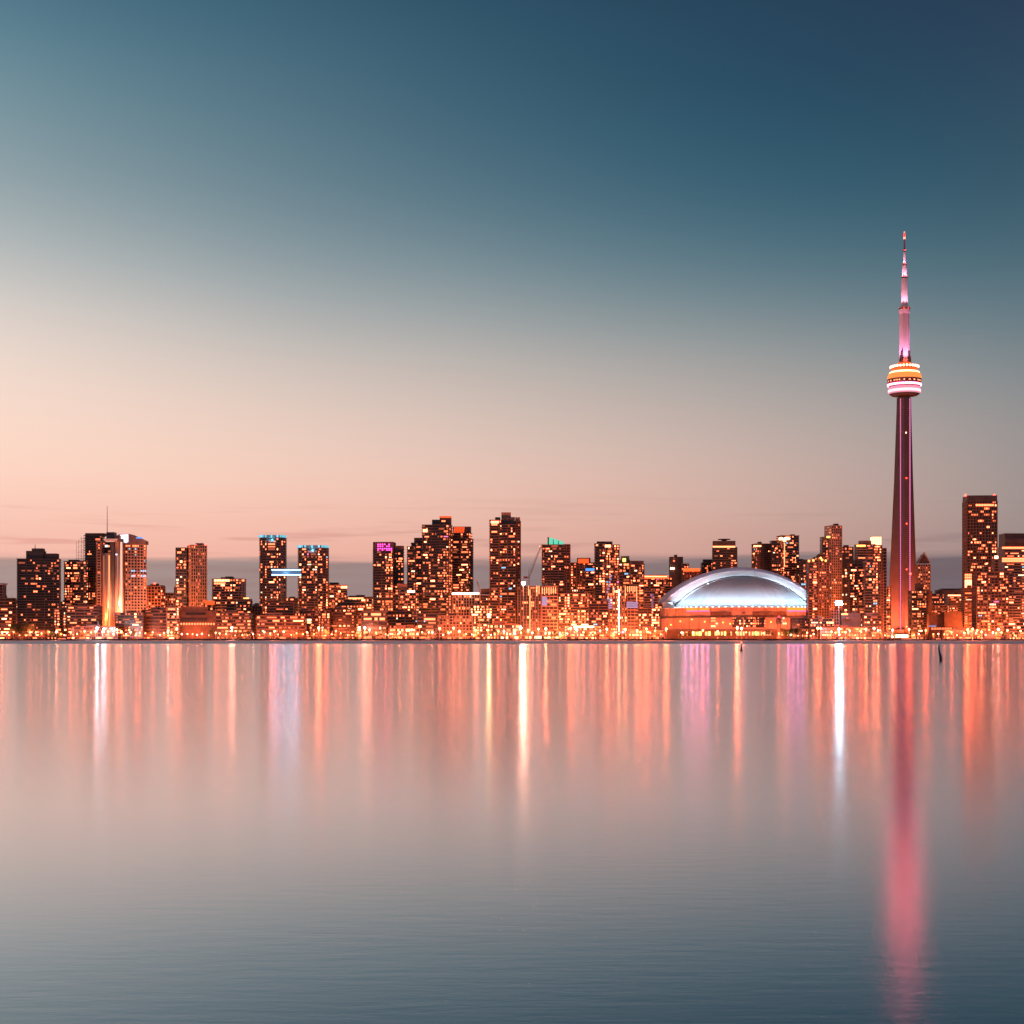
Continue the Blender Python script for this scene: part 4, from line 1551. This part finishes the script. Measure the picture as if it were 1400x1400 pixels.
low('rooftop_room', 'orange glowing glass room between the two tone tower and bright topped block', 281, 293, 827, 1880, 'slab', 'brown', .5, 'warm', None, 1,
    dec=lambda t: t.plate('orange_panel', 281.5, 292.5, 821.5, 827, E['orange'], -5, 8))
low('office_block', 'banded low office block right of the stepped terminal', 297, 345, 838, 1842, 'bands', 'brown', .6, 'warm', 'the banded office block', .4)
low('apartment_block', 'little dark block just left of the taller teal tower', 342, 357, 829, 1905, 'grid', 'brown', .4, 'warm', None, .8)
low('terraced_block', 'orange lit terraced block below the taller teal tower', 366, 402, 824, 1860, 'bands', 'brown', .18, 'warm', 'the terraced block', .5, fh=3.0,
    dec=lambda t: t.boxpart('plant_room', 364, 380, 820, 823.5, M['brown'], 2, 12))
low('terraced_block', 'wide low terrace in front of the terraced block', 352, 418, 842, 1820, 'bands', 'brown', .3, 'warm', None, .3)
low('apartment_block', 'brown low block below the wider teal tower', 404, 452, 835, 1850, 'slab', 'brown', .34, 'warm', 'the brown low block', .4)
low('apartment_block', 'long striped low block below the lit corner block', 446, 486, 833, 1870, 'bands', 'brown', .34, 'warm', 'the striped low block', .4)
low('office_block', 'low block with a dark recess under the roof, left of the dark cube', 462, 500, 824, 1905, 'slab', 'brown', .4, 'warm', None, .4)
low('retail_building', 'flat roofed building with a row of roof lights left of the magenta crown', 474, 513, 819, 1990, 'slab', 'plum', .5, 'hot', None, .4,
    dec=lambda t: t.plate('roof_light', 476, 497, 817, 818.8, E['fin'], -12, 1))
low('office_cube', 'dark glass cube building with three lit floors on the quay', 495, 529, 837, 1800, 'bands', 'black', .6, 'warm', 'the dark glass cube', .5, fh=5,
    dec=lambda t: t.boxpart('roof_slab', 496, 531, 834.6, 836.4, M['black'], 0, 18))
low('apartment_block', 'orange lit low block behind the dark glass cube', 528, 572, 836, 1835, 'slab', 'brown', .5, 'warm', 'the orange low block', .4)
low('shop_row', 'bright shop row along the quay right of the dark glass cube', 532, 574, 859, 1792, 'panel', 'pink', .7, 'hot', None, .3)
low('harbour_building', 'dark blue harbour building with few lit floors below the black stepped tower', 571, 598, 839, 1800, 'bands', 'black', .3, 'warm', 'the dark harbour building', .6, fh=4.4,
    dec=lambda t: t.plate('blue_light', 579.5, 581.5, 848.5, 850.5, WIN['cool'], -11, .6))
low('apartment_block', 'gridded low block below the glowing roof line block', 597, 646, 842, 1815, 'grid', 'stone', .34, 'warm', 'the gridded low block', .4)
low('apartment_block', 'brown block left of the foot of the tallest condominium tower', 643, 673, 828, 1850, 'slab', 'brown', .4, 'hot', None, .5)
low('terrace_restaurant', 'three deck restaurant blazing white at the foot of the tallest condominium tower', 666, 712, 854, 1797, 'slab', 'brown', .9, 'hot', 'the blazing restaurant', .35, fh=4.2)
low('shop_row', 'white lit shop row at the foot of the glowing fin block', 712, 764, 863, 1795, 'panel', 'stone', .75, 'hot', None, .25)
low('apartment_block', 'brown block with stacked balcony lights right of the glowing fin block', 763, 783, 812, 1900, 'slab', 'brown', .5, 'hot', None, .7)
low('apartment_block', 'orange block in front of the orange roof box tower', 780, 806, 812, 1890, 'slab', 'brown', .4, 'warm', 'the orange block', .6)
low('market_hall', 'low market hall with a blazing white canopy', 775, 816, 858, 1800, 'slab', 'brown', .6, 'hot', 'the market hall', .4,
    dec=lambda t: t.plate('canopy_light', 784, 812, 855.8, 858, E['hot'], -13.5, 1.5))
low('apartment_block', 'narrow lit block between the orange block and the light line block', 805, 831, 822, 1850, 'slab', 'brown', .5, 'warm', None, .6)
low('apartment_block', 'lit brown block right of the light line block', 872, 902, 832, 1870, 'slab', 'brown', .5, 'hot', 'the lit brown block', .5)
low('shop_row', 'low lit shop row left of the domed stadium', 858, 908, 862, 1800, 'panel', 'pink', .5, 'hot', None, .25)
low('apartment_block', 'dark low block in front of the right end of the domed stadium', 1082, 1110, 845, 1860, 'slab', 'black', .2, 'warm', 'the dark low block', .5)
low('apartment_block', 'lit low block below the orange roof lamp tower', 1106, 1140, 846, 1830, 'slab', 'brown', .4, 'warm', None, .4)
low('lit_hall', 'pink lit cube below the white floodlight', 1135, 1150, 834, 1850, 'grid', 'pink', 0, 'dim', 'the pink lit cube', .8)
low('glass_hall', 'dark glass hall with one bright strip right of the pink lit cube', 1149, 1175, 838.5, 1840, 'panel', 'black', .06, 'dim', 'the dark glass hall', .6, glass='black',
    dec=lambda t: t.plate('light_strip', 1150.5, 1159, 838.8, 840.6, E['amber'], -13, .6))
low('shop_row', 'long lit row on the quay below the slender pale tower', 1120, 1184, 858, 1797, 'panel', 'brown', .5, 'warm', None, .22)
low('apartment_block', 'lit low block at the left foot of the observation tower', 1180, 1204, 842, 1835, 'slab', 'brown', .5, 'warm', None, .5)
low('waterfront_hall', 'low hall with orange windows left of the balcony gridded hotel', 1290, 1334, 861, 1800, 'panel', 'brown', .3, 'warm', 'the orange windowed hall', .25)
low('boat_shed', 'small black boat shed on the quay below the balcony gridded hotel', 1345, 1359, 866.5, 1785, 'blank', 'black', 0, 'dim', None, .6)
low('hotel_podium', 'brightly lit podium at the right edge of the quay', 1375, 1412, 851, 1815, 'bands', 'pink', .6, 'hot', 'the right edge podium', .4)
low('waterside_pavilion', 'blazing white pavilion at the right end of the quay', 1378, 1408, 864, 1788, 'slab', 'stone', .95, 'hot', None, .3)

for lab, x0, x1, top, Y, st, pal, p in (
        ('distant dark block seen between the sloped roof tower and the pinkish block', 190, 206, 812, 2380, 'slab', 'plum', .3),
        ('distant low block behind the stepped terminal', 244, 292, 824, 2340, 'slab', 'brown', .3),
        ('distant low roofs between the bright topped block and the taller teal tower', 330, 360, 833, 2360, 'slab', 'brown', .3),
        ('distant dark roof seen under the blue glowing skybridge', 388, 412, 818, 2330, 'panel', 'black', .12),
        ('distant low block between the wider teal tower and the lit corner block', 440, 468, 815, 2380, 'slab', 'plum', .3),
        ('distant dark roof line left of the magenta crowned tower', 472, 514, 816.5, 2420, 'panel', 'black', .2),
        ('distant block in the slit between magenta crown and black stepped tower', 548, 562, 812, 2350, 'slab', 'plum', .4),
        ('distant block between the orange striped and the tallest condominium towers', 644, 674, 820, 2340, 'slab', 'brown', .4),
        ('distant block behind the construction floodlight', 706, 730, 812, 2380, 'slab', 'brown', .45),
        ('distant block behind the glowing fin block', 728, 746, 806, 2440, 'slab', 'plum', .35),
        ('distant block between the green crowned and orange roof box towers', 772, 786, 794, 2300, 'slab', 'brown', .5),
        ('distant block right of the dark edged tower, under the yellow light', 842, 866, 785, 2280, 'slab', 'brown', .5),
        ('distant plum block between the red neon roof and the dome', 912, 934, 800, 2480, 'slab', 'plum', .4),
        ('distant block filling the gap left of the lantern topped tower', 1162, 1176, 778, 2250, 'slab', 'plum', .3),
        ('distant dark trees and roofs right of the pointed tower', 1268, 1290, 812, 2550, 'panel', 'black', .25),
        ('distant slab between the red beacon tower and the white sign', 1356, 1372, 790, 2300, 'bands', 'brown', .5),
        ('distant block left of the black left tower', 12, 27, 822, 2250, 'slab', 'plum', .35),
        ('distant block in the slit right of the black left tower', 80, 92, 823, 2300, 'slab', 'plum', .35)):
    low('distant_block', lab, x0, x1, top, Y, st, pal, p, 'warm', None, .5)

# added unseen spots before each building stand in for the city's warm light
for r in list(COL.objects):
    if r.parent is None and r.get('category') == 'building':
        xs = [c for ch in r.children if ch.type == 'MESH' and len(ch.data.vertices) > 60 for c in (min(v.co.x for v in ch.data.vertices), max(v.co.x for v in ch.data.vertices))]
        if not xs:
            xs = [-10, 10]
        hs = max((v.co.z for ch in r.children if ch.type == 'MESH' for v in ch.data.vertices), default=20)
        px = 700 + r.location.x * FPX / r.location.y
        k = 0.15 if px < 120 else 0.9 if px < 205 else 0.9 if px < 500 else .85 if px < 1110 else .8
        tall = hs > 50
        pw = (250000 if tall else 18000) * k
        for x in ((min(xs) * .55 + max(xs) * .05), (max(xs) * .55 + min(xs) * .05)):
            spot('facade_fill', r, (x, -(34 if tall else 22), 4.0), (0, 1, .95 if tall else .4), pw, (1.0, 0.17, 0.045), 140, 1, 1.0)

# ------------------------------------------------------------------ street lamps on the quay
QZ = G + 0.35
LCOL = {'amber': (1, .145, .05), 'pale': (1, .28, .17), 'white': (.95, .88, .95), 'pink': (1, .14, .6), 'orange': (1, .105, .03)}
LAMP = {k: emis('lamp_' + k, [v * 45 for v in c]) for k, c in LCOL.items()}
LPOW = 23000.0
LM = {}


def lamp_meshes(kind):
    if kind not in LM:
        b = MB()
        b.lathe([(.28, 0), (.2, .5), (.11, 1.0), (.08, 7.0)], M['steel'], 8)
        b.tube((0, 0, 6.4), (0, 0, 7.2), .16, M['steel'])
        c = MB()
        c.ball((0, 0, 7.6), .72, LAMP[kind], 10, 7)
        d = MB()
        d.lathe([(.34, 8.25), (.30, 8.4), (.05, 8.6)], M['steel'], 8)
        LM[kind] = (b.mesh('pole'), c.mesh('globe'), d.mesh('cap'))
    return LM[kind]


ORD = ['first', 'second', 'third', 'fourth', 'fifth', 'sixth', 'seventh', 'eighth', 'ninth', 'tenth', 'eleventh', 'twelfth']
REFS.sort()


def nearest(px):
    return min(REFS, key=lambda r: abs(r[0] - px))[1]


spec = []
px = 3.0
while px < 1399:
    if 905 < px < 1100:
        kind = rnd.choice(('amber', 'orange', 'pale', 'orange'))
        step = rnd.uniform(13, 26)
    else:
        kind = rnd.choices(('amber', 'orange', 'pale'), (44, 34, 22))[0]
        step = rnd.uniform(4.5, 10.5)
    spec.append((px, kind, rnd.uniform(2, 22), rnd.choice((.55, .7, .85, 1.0, 1.2, 1.5)) * rnd.uniform(.9, 1.1)))
    px += step
spec += [(133, 'white', 2, 1.5), (142, 'white', 3, 1.4), (160, 'pale', 3, 1.3), (712, 'pale', 2, 1.6), (1008, 'amber', 2, 1.6), (1014, 'pale', 2, 1.5),
         (1147, 'white', 2, 1.4), (1365, 'pale', 3, 1.35), (1323, 'orange', 3, 1.3), (1336, 'orange', 6, 1.2), (1118, 'orange', 3, 1.5), (1195, 'pale', 3, 1.5)]
spec.sort()
count = {}
for px, kind, off, s in spec:
    Y = SHORE + off
    nm = nearest(px)
    key = (kind, nm)
    count[key] = count.get(key, 0) + 1
seen = {}
for px, kind, off, s in spec:
    Y = SHORE + off
    nm = nearest(px)
    key = (kind, nm)
    i = seen.get(key, 0)
    seen[key] = i + 1
    lab = f'{kind} globe lamp on the quay below {nm}'
    if count[key] > 1:
        lab += f', {ORD[i]} from left'
    r = empty('street_lamp', (wx(px, Y), Y, QZ), lab, 'street lamp', 'globe lamps along the quay')
    r.scale = (s, s, s)
    for nme, me in zip(('pole', 'globe', 'cap'), lamp_meshes(kind)):
        o = bpy.data.objects.new(nme, me)
        o.parent = r
        COL.objects.link(o)
    l = bpy.data.lights.new('bulb', 'POINT')
    l.use_soft_falloff = False
    l.energy, l.color, l.shadow_soft_size = LPOW * rnd.choice((.25, .5, .8, 1, 1.7)) * (s * s) * {'amber': 1.0, 'orange': 1.0, 'pale': .55, 'white': 1.5, 'pink': .6}[kind], LCOL[kind], rnd.choice((1.0, 1.5, 2.2, 3.2)) * s
    o = bpy.data.objects.new('bulb', l)
    o.parent, o.location = r, (0, 0, 7.6)
    COL.objects.link(o)

# floodlights added along the promenade to wash the low facades with orange
for i, px in enumerate(range(8, 1400, 44)):
    Y = SHORE + 6
    k = .3 if px < 200 else .7 if px < 480 else 1.0
    nm = nearest(px)
    key = ('fl', nm)
    seen[key] = seen.get(key, 0) + 1
    r = empty('floodlight', (wx(px, Y), Y, QZ), f'added quay floodlight aimed inland at {nm}, {ORD[seen[key]-1]} from left', 'floodlight', 'added floodlights along the quay')
    b = MB()
    b.box((0, 0, .1), (1.0, .8, .2), M['dark'])
    b.box((0, .1, .7), (.9, .5, .7), M['dark'])
    b.box((-.5, .1, .5), (.08, .3, .9), M['steel'])
    b.box((.5, .1, .5), (.08, .3, .9), M['steel'])
    b.build('housing', r)
    b = MB()
    b.box((0, .37, .7), (.75, .05, .55), E['amber'])
    b.build('lens', r)
    spot('beam', r, (0, .6, 1.2), (0, 1, .35), 30000 * k, (1, .17, .04), 150, 1, .6)

# ------------------------------------------------------------------ trees along the quay
TREE = []
for v in range(4):
    q = random.Random(40 + v)
    b = MB()
    h = q.uniform(8.5, 12)
    w = q.uniform(3.2, 4.6)
    lobes = [(q.uniform(-w * .5, w * .5), q.uniform(-w * .5, w * .5), h * q.uniform(.5, .82), q.uniform(1.5, 2.6)) for _ in range(9)]
    for k in range(620):
        lx_, ly_, lz_, lr = q.choice(lobes)
        d = Vector((q.gauss(0, 1), q.gauss(0, 1), q.gauss(0, .8))).normalized() * lr * q.uniform(.45, 1.1)
        c = Vector((lx_, ly_, lz_)) + d
        u = Vector((q.gauss(0, 1), q.gauss(0, 1), q.gauss(0, 1))).normalized()
        w_ = u.orthogonal().normalized()
        s = q.uniform(.22, .5)
        b.add([c - u * s, c + w_ * s * .6, c + u * s, c - w_ * s * .6], [(0, 1, 2, 3)], M['leaf'])
    crown = b.mesh('crown')
    b = MB()
    b.tube((0, 0, -.1), (.1, 0, h * .45), .34, M['bark'], .22, 8)
    for lb in lobes[:6]:
        b.tube((.1, 0, h * .38), (lb[0] * .8, lb[1] * .8, lb[2]), .17, M['bark'], .05, 5)
    TREE.append((crown, b.mesh('trunk')))
tspec = [(x, SHORE + rnd.uniform(16, 23), rnd.uniform(1.3, 2.0)) for x in (18, 22, 26, 30, 34, 39)]
tspec += [(x, SHORE + rnd.uniform(13, 23), rnd.uniform(.8, 1.35)) for x in (1050, 1055, 1071, 1075, 1079, 1083, 1088, 1092)]
tspec += [(rnd.uniform(60, 900), SHORE + rnd.uniform(14, 23), rnd.uniform(.55, 1.1)) for _ in range(58)]
tspec += [(rnd.uniform(910, 1045), SHORE + rnd.uniform(16, 23), rnd.uniform(.4, .7)) for _ in range(8)]
tspec += [(rnd.uniform(1130, 1395), SHORE + rnd.uniform(14, 23), rnd.uniform(.45, .9)) for _ in range(16)]
tspec.sort()
tcount, tseen = {}, {}
for px, Y, s in tspec:
    k = ('tall' if s > 1.2 else 'leafy' if s > .7 else 'small', nearest(px))
    tcount[k] = tcount.get(k, 0) + 1
for px, Y, s in tspec:
    k = ('tall' if s > 1.2 else 'leafy' if s > .7 else 'small', nearest(px))
    i = tseen.get(k, 0)
    tseen[k] = i + 1
    lab = f'{k[0]} dark tree on the quay below {k[1]}'
    if tcount[k] > 1:
        lab += f', {ORD[i]} from left'
    r = empty('quay_tree', (wx(px, Y), Y, QZ), lab, 'tree', 'trees along the quay', rnd.uniform(0, 6))
    r.scale = (s, s, s)
    for nme, me in zip(('crown', 'trunk'), rnd.choice(TREE)):
        o = bpy.data.objects.new(nme, me)
        o.parent = r
        COL.objects.link(o)

# ------------------------------------------------------------------ cranes, masts and waterside things
Y = 1990.0
cr = empty('construction_crane', (wx(723, Y), Y, G), 'red lattice crane with a long raised jib between two condominium towers', 'crane')


def lattice(a, b_, w, m, n):
    a, b_ = Vector(a), Vector(b_)
    d = (b_ - a).normalized()
    u = d.cross(Vector((0, 1, 0))).normalized() * w
    v = Vector((0, 1, 0)) * w
    q = MB()
    corners = [u + v, u - v, -u - v, -u + v]
    for c in corners:
        q.tube(a + c, b_ + c, .22, m, n=4)
    for k in range(n):
        p0, p1 = a.lerp(b_, k / n), a.lerp(b_, (k + 1) / n)
        for j in range(4):
            q.tube(p0 + corners[j], p1 + corners[(j + 1) % 4], .12, m, n=3)
    return q


lattice((0, 0, -.2), (0, 0, wz(789, Y) - G), .9, M['redsteel'], 22).build('mast', cr)
lattice((0, 0, wz(790, Y) - G), (wx(740, Y) - wx(723, Y), 0, wz(746, Y) - G), .6, M['redsteel'], 16).build('jib', cr)
b = MB()
b.tube((0, 0, wz(781, Y) - G), (wx(740, Y) - wx(723, Y), 0, wz(746, Y) - G), .15, M['steel'], n=4)
b.tube((0, 0, wz(790, Y) - G), (0, 0, wz(780, Y) - G), .3, M['redsteel'], n=4)
b.build('stay_cable', cr)
b = MB()
b.box((-4, 0, wz(789.5, Y) - G), (5, 2.4, 2.4), M['redsteel'])
b.build('counterweight', cr)
b = MB()
b.ball((wx(738, Y) - wx(723, Y), -1, wz(747, Y) - G), .8, E['fin'])
b.build('beacon', cr)
Y = 1975.0
cr = empty('construction_crane', (wx(656, Y), Y, G), 'small crane leaning over the dark plant room left of the tallest condominium tower', 'crane')
lattice((0, 0, -.2), (0, 0, wz(806, Y) - G), .7, M['redsteel'], 16).build('mast', cr)
lattice((0, 0, wz(806, Y) - G), (-4, 0, wz(793, Y) - G), .4, M['redsteel'], 6).build('jib', cr)


def flood_mast(px, py, Y, label, m, w, h, lightcol, power):
    r = empty('floodlight_mast', (wx(px, Y), Y, G), label, 'floodlight')
    z = wz(py, Y) - G
    b = MB()
    b.tube((0, 0.6, -.2), (0, 0.6, z), .5, M['steel'], .25, 8)
    b.build('pole', r)
    b = MB()
    b.box((0, .3, z), (w + .6, .5, h + .6), M['dark'])
    b.build('lamp_frame', r)
    nx = max(2, int(w / 1.6))
    for i in range(nx):
        for j in range(2):
            b = MB()
            b.ball((-w / 2 + (i + .5) * w / nx, -.2, z + (j - .5) * h * .5), min(w / nx, h / 2) * .5, m, 8, 6)
            b.build('lamp', r)
    l = bpy.data.lights.new('bulb', 'POINT')
    l.use_soft_falloff = False
    l.energy, l.color, l.shadow_soft_size = power, lightcol, min(w, h) * .5
    o = bpy.data.objects.new('bulb', l)
    o.parent, o.location = r, (0, -1.6 - min(w, h) * .5, z)
    COL.objects.link(o)
    return r


flood_mast(715.5, 797.5, 1850, 'blazing warm construction floodlight high on a pole beside the tallest condominium tower', emis('flood_warm', (150, 70, 34), 1), 3.6, 3.2, (1, .5, .36), 42000)
flood_mast(1147, 824.5, 1820, 'blinding blue white floodlight on a mast below the slender pale tower', emis('flood_white', (95, 105, 125), 1), 8.0, 4.6, (.5, .8, 1), 50000)
flood_mast(668.5, 841, 1830, 'bright warm floodlight on a pole left of the blazing restaurant', emis('flood_pale', (70, 32, 13), 1), 3, 2.4, (1, .5, .2), 40000)

Y = 1772.0
ct = empty('control_tower', (wx(1065, Y), Y, QZ), 'dark tapered signal tower with red top lamp in front of the stadium', 'tower')
b = MB()
b.lathe([(3.3, -.2), (2.6, 6), (2.2, 14), (2.3, 16)], M['plum'], 14)
b.build('shaft', ct)
b = MB()
b.lathe([(2.4, 16), (3.4, 18), (3.6, 21.4), (3.0, 22.2), (1.2, 23)], M['black'], 14)
b.build('cab', ct)
b = MB()
b.ball((0, 0, 24.2), 1.5, emis('signal_red', (2.2, .12, .25), 1))
b.build('beacon', ct)
spot('base_lamp', ct, (0, -7, 1), (0, .5, 1), 9000, (1, .45, .2), 80)

Y = 1757.0
pv = empty('pier_pavilion', (wx(1100, Y), Y, QZ), 'small open pavilion with thin columns on the quay right of the signal tower', 'pavilion')
b = MB()
b.box((0, 0, 4.4), (19, 6, .8), M['stone'])
b.build('roof', pv)
for i in range(10):
    b = MB()
    b.box((-9 + i * 2, -2.6, 2.0), (.5, .5, 4.1), M['stone'])
    b.build('column', pv)
for i in range(4):
    b = MB()
    b.ball((-7 + i * 4.6, 0, 3.4), .5, LAMP['amber'])
    b.build('lamp', pv)

Y = 1762.0
gw = empty('gangway', (wx(1218, Y), Y, QZ), 'dark sloping canopy roof on the quay at the foot of the observation tower', 'canopy')
b = MB()
b.add([(-11, -2, 9.2), (-11, 2, 9.2), (11, 2, 2.4), (11, -2, 2.4), (-11, -2, 8.4), (-11, 2, 8.4), (11, 2, 1.6), (11, -2, 1.6)],
      [(0, 1, 2, 3), (7, 6, 5, 4), (0, 3, 7, 4), (1, 5, 6, 2), (0, 4, 5, 1), (3, 2, 6, 7)], M['black'])
b.build('roof', gw)
for x, h in ((-10, 8.3), (-3, 6.1), (4, 4)):
    b = MB()
    b.tube((x, 0, -.1), (x, 0, h), .25, M['steel'])
    b.build('post', gw)


def boat(px, Y, L, label, mast=0, col='hull', cabin=True):
    r = empty('moored_boat', (wx(px, Y), Y, 0), label, 'boat', 'boats moored along the quay')
    b = MB()
    n = 9
    vs = []
    for i in range(n):
        u = i / (n - 1)
        x = -L / 2 + L * u
        hw = L * .13 * math.sin(math.pi * min(1, .18 + u * .82)) ** .6
        dz = 1.0 + .5 * u * u
        vs += [(x, -hw, dz), (x, -hw * .6, -.3), (x, hw * .6, -.3), (x, hw, dz)]
    fs = []
    for i in range(n - 1):
        for j in range(3):
            fs.append((i * 4 + j, i * 4 + j + 1, i * 4 + 5 + j, i * 4 + 4 + j))
        fs.append((i * 4 + 3, i * 4, i * 4 + 4, i * 4 + 7))
    fs += [(0, 3, 2, 1), (n * 4 - 4, n * 4 - 3, n * 4 - 2, n * 4 - 1)]
    b.add(vs, fs, M[col])
    b.build('hull', r)
    if cabin:
        b = MB()
        b.box((-L * .06, 0, 1.75), (L * .38, L * .15, 1.5), M['white'])
        b.box((-L * .06, 0, 2.6), (L * .42, L * .17, .16), M['dark'])
        b.build('cabin', r)
        b = MB()
        b.box((-L * .06, -L * .077, 1.95), (L * .32, .06, .6), WIN['w2'])
        b.build('window', r)
    if mast:
        b = MB()
        b.tube((0, 0, 1), (0, 0, mast), .12, M['white'], .07, 6)
        b.tube((0, 0, 2.6), (-L * .42, 0, 2.4), .1, M['white'], .08, 6)
        b.build('mast', r)
    return r


boat(1242, 1743, 30, 'long grey vessel moored below the foot of the observation tower')
boat(1284, 1745, 12, 'sailing boat moored left of the black boat shed, tallest mast', 15)
boat(1304, 1745, 10, 'sailing boat moored below the orange windowed hall', 12)
boat(1317, 1746, 11, 'small sailing boat moored just left of the black boat shed', 11)
boat(1160, 1745, 14, 'white cabin boat moored below the dark glass hall')
boat(586, 1744, 16, 'cabin boat moored below the dark harbour building')
boat(756, 1745, 12, 'sailing boat moored below the white lit shop row', 13)
boat(828, 1744, 18, 'cabin boat moored near the market hall')
boat(86, 1743, 22, 'dark low vessel moored below the yellow lit block', col='buoy')
boat(150, 1740, 40, 'long dark barge moored below the mirror cylinder tower', col='buoy', cabin=False)

# channel markers standing in the lake
Y = 366.0
bu = empty('channel_buoy', (wx(1013.5, Y), Y, 0), 'small dark channel buoy with a red lamp in front of the stadium', 'buoy')
b = MB()
b.lathe([(.30, -.3), (.34, 0), (.34, .25), (.2, .5), (.13, .9), (.10, 1.6)], M['buoy'], 12)
b.build('float', bu)
b = MB()
b.lathe([(.16, 1.6), (.18, 1.7), (.18, 1.75)], M['buoy'], 10)
b.ball((0, 0, 1.92), .17, emis('buoy_lamp', (9, 1.2, .5), 1))
b.build('lamp', bu)
Y = 206.0
mk = empty('channel_post', (wx(1285, Y), Y, 0), 'leaning dark timber post standing in the lake right of the observation tower', 'post')
b = MB()
b.tube((.14, 0, -.5), (.10, 0, .62), .22, M['buoy'], .17, 9)
b.tube((.10, 0, .6), (-.10, 0, 1.3), .17, M['buoy'], .11, 9)
b.tube((-.10, 0, 1.28), (-.13, 0, 2.1), .11, M['buoy'], .08, 9)
b.build('post', mk)

# ------------------------------------------------------------------ docks and rock heaps that break the quay line
dk = {}
for px, L, wdt in ((30, 46, 9), (112, 60, 16), (188, 30, 7), (255, 40, 9), (338, 34, 8), (432, 52, 12), (548, 38, 9), (606, 44, 14), (694, 30, 7), (782, 50, 10), (866, 40, 12), (960, 34, 9), (1045, 48, 18), (1128, 30, 8), (1208, 44, 22), (1296, 56, 10), (1352, 36, 8), (1392, 42, 12)):
    nm = nearest(px)
    dk[nm] = dk.get(nm, 0) + 1
    r = empty('dock', (wx(px, SHORE), SHORE - .3, 0), f'dark wooden dock reaching into the lake below {nm}' + (f', {ORD[dk[nm]-1]} from left' if dk[nm] > 1 else ''), 'dock', 'docks along the quay')
    b = MB()
    zt = rnd.uniform(.9, 1.7)
    b.box((0, -L / 2, zt), (wdt, L, .35), M['buoy'])
    b.build('deck', r)
    for k in range(4):
        for sx_ in (-1, 1):
            b = MB()
            b.tube((sx_ * wdt * .42, -L * (.1 + .28 * k), -1.5), (sx_ * wdt * .42, -L * (.1 + .28 * k), zt + rnd.uniform(.6, 1.5)), .28, M['bark'], .24, 7)
            b.build('pile', r)
rk = {}
for k in range(26):
    px = 12 + k * 54 + rnd.uniform(-18, 18)
    nm = nearest(px)
    rk[nm] = rk.get(nm, 0) + 1
    b = MB()
    for q in range(14):
        c = Vector((rnd.gauss(0, 5), rnd.uniform(-3, .6), rnd.uniform(-.2, .9)))
        u = rnd.uniform(.7, 1.7)
        vs = [c + Vector((rnd.uniform(.7, 1.2) * x * u, rnd.uniform(.7, 1.2) * y * u, rnd.uniform(.6, 1.1) * z * u)) for x, y, z in ((1, 0, 0), (0, 1, 0), (-1, 0, 0), (0, -1, 0), (.2, .1, 1), (0, 0, -1))]
        b.add(vs, [(0, 1, 4), (1, 2, 4), (2, 3, 4), (3, 0, 4), (1, 0, 5), (2, 1, 5), (3, 2, 5), (0, 3, 5)], quaym)
    o = b.build('rock_heap')
    o.location = (wx(px, SHORE), SHORE - 1.0, 0)
    tag(o, f'dark rock heap at the water edge below {nm}' + (f', {ORD[rk[nm]-1]} from left' if rk[nm] > 1 else ''), 'rocks', 'rock heaps along the quay')
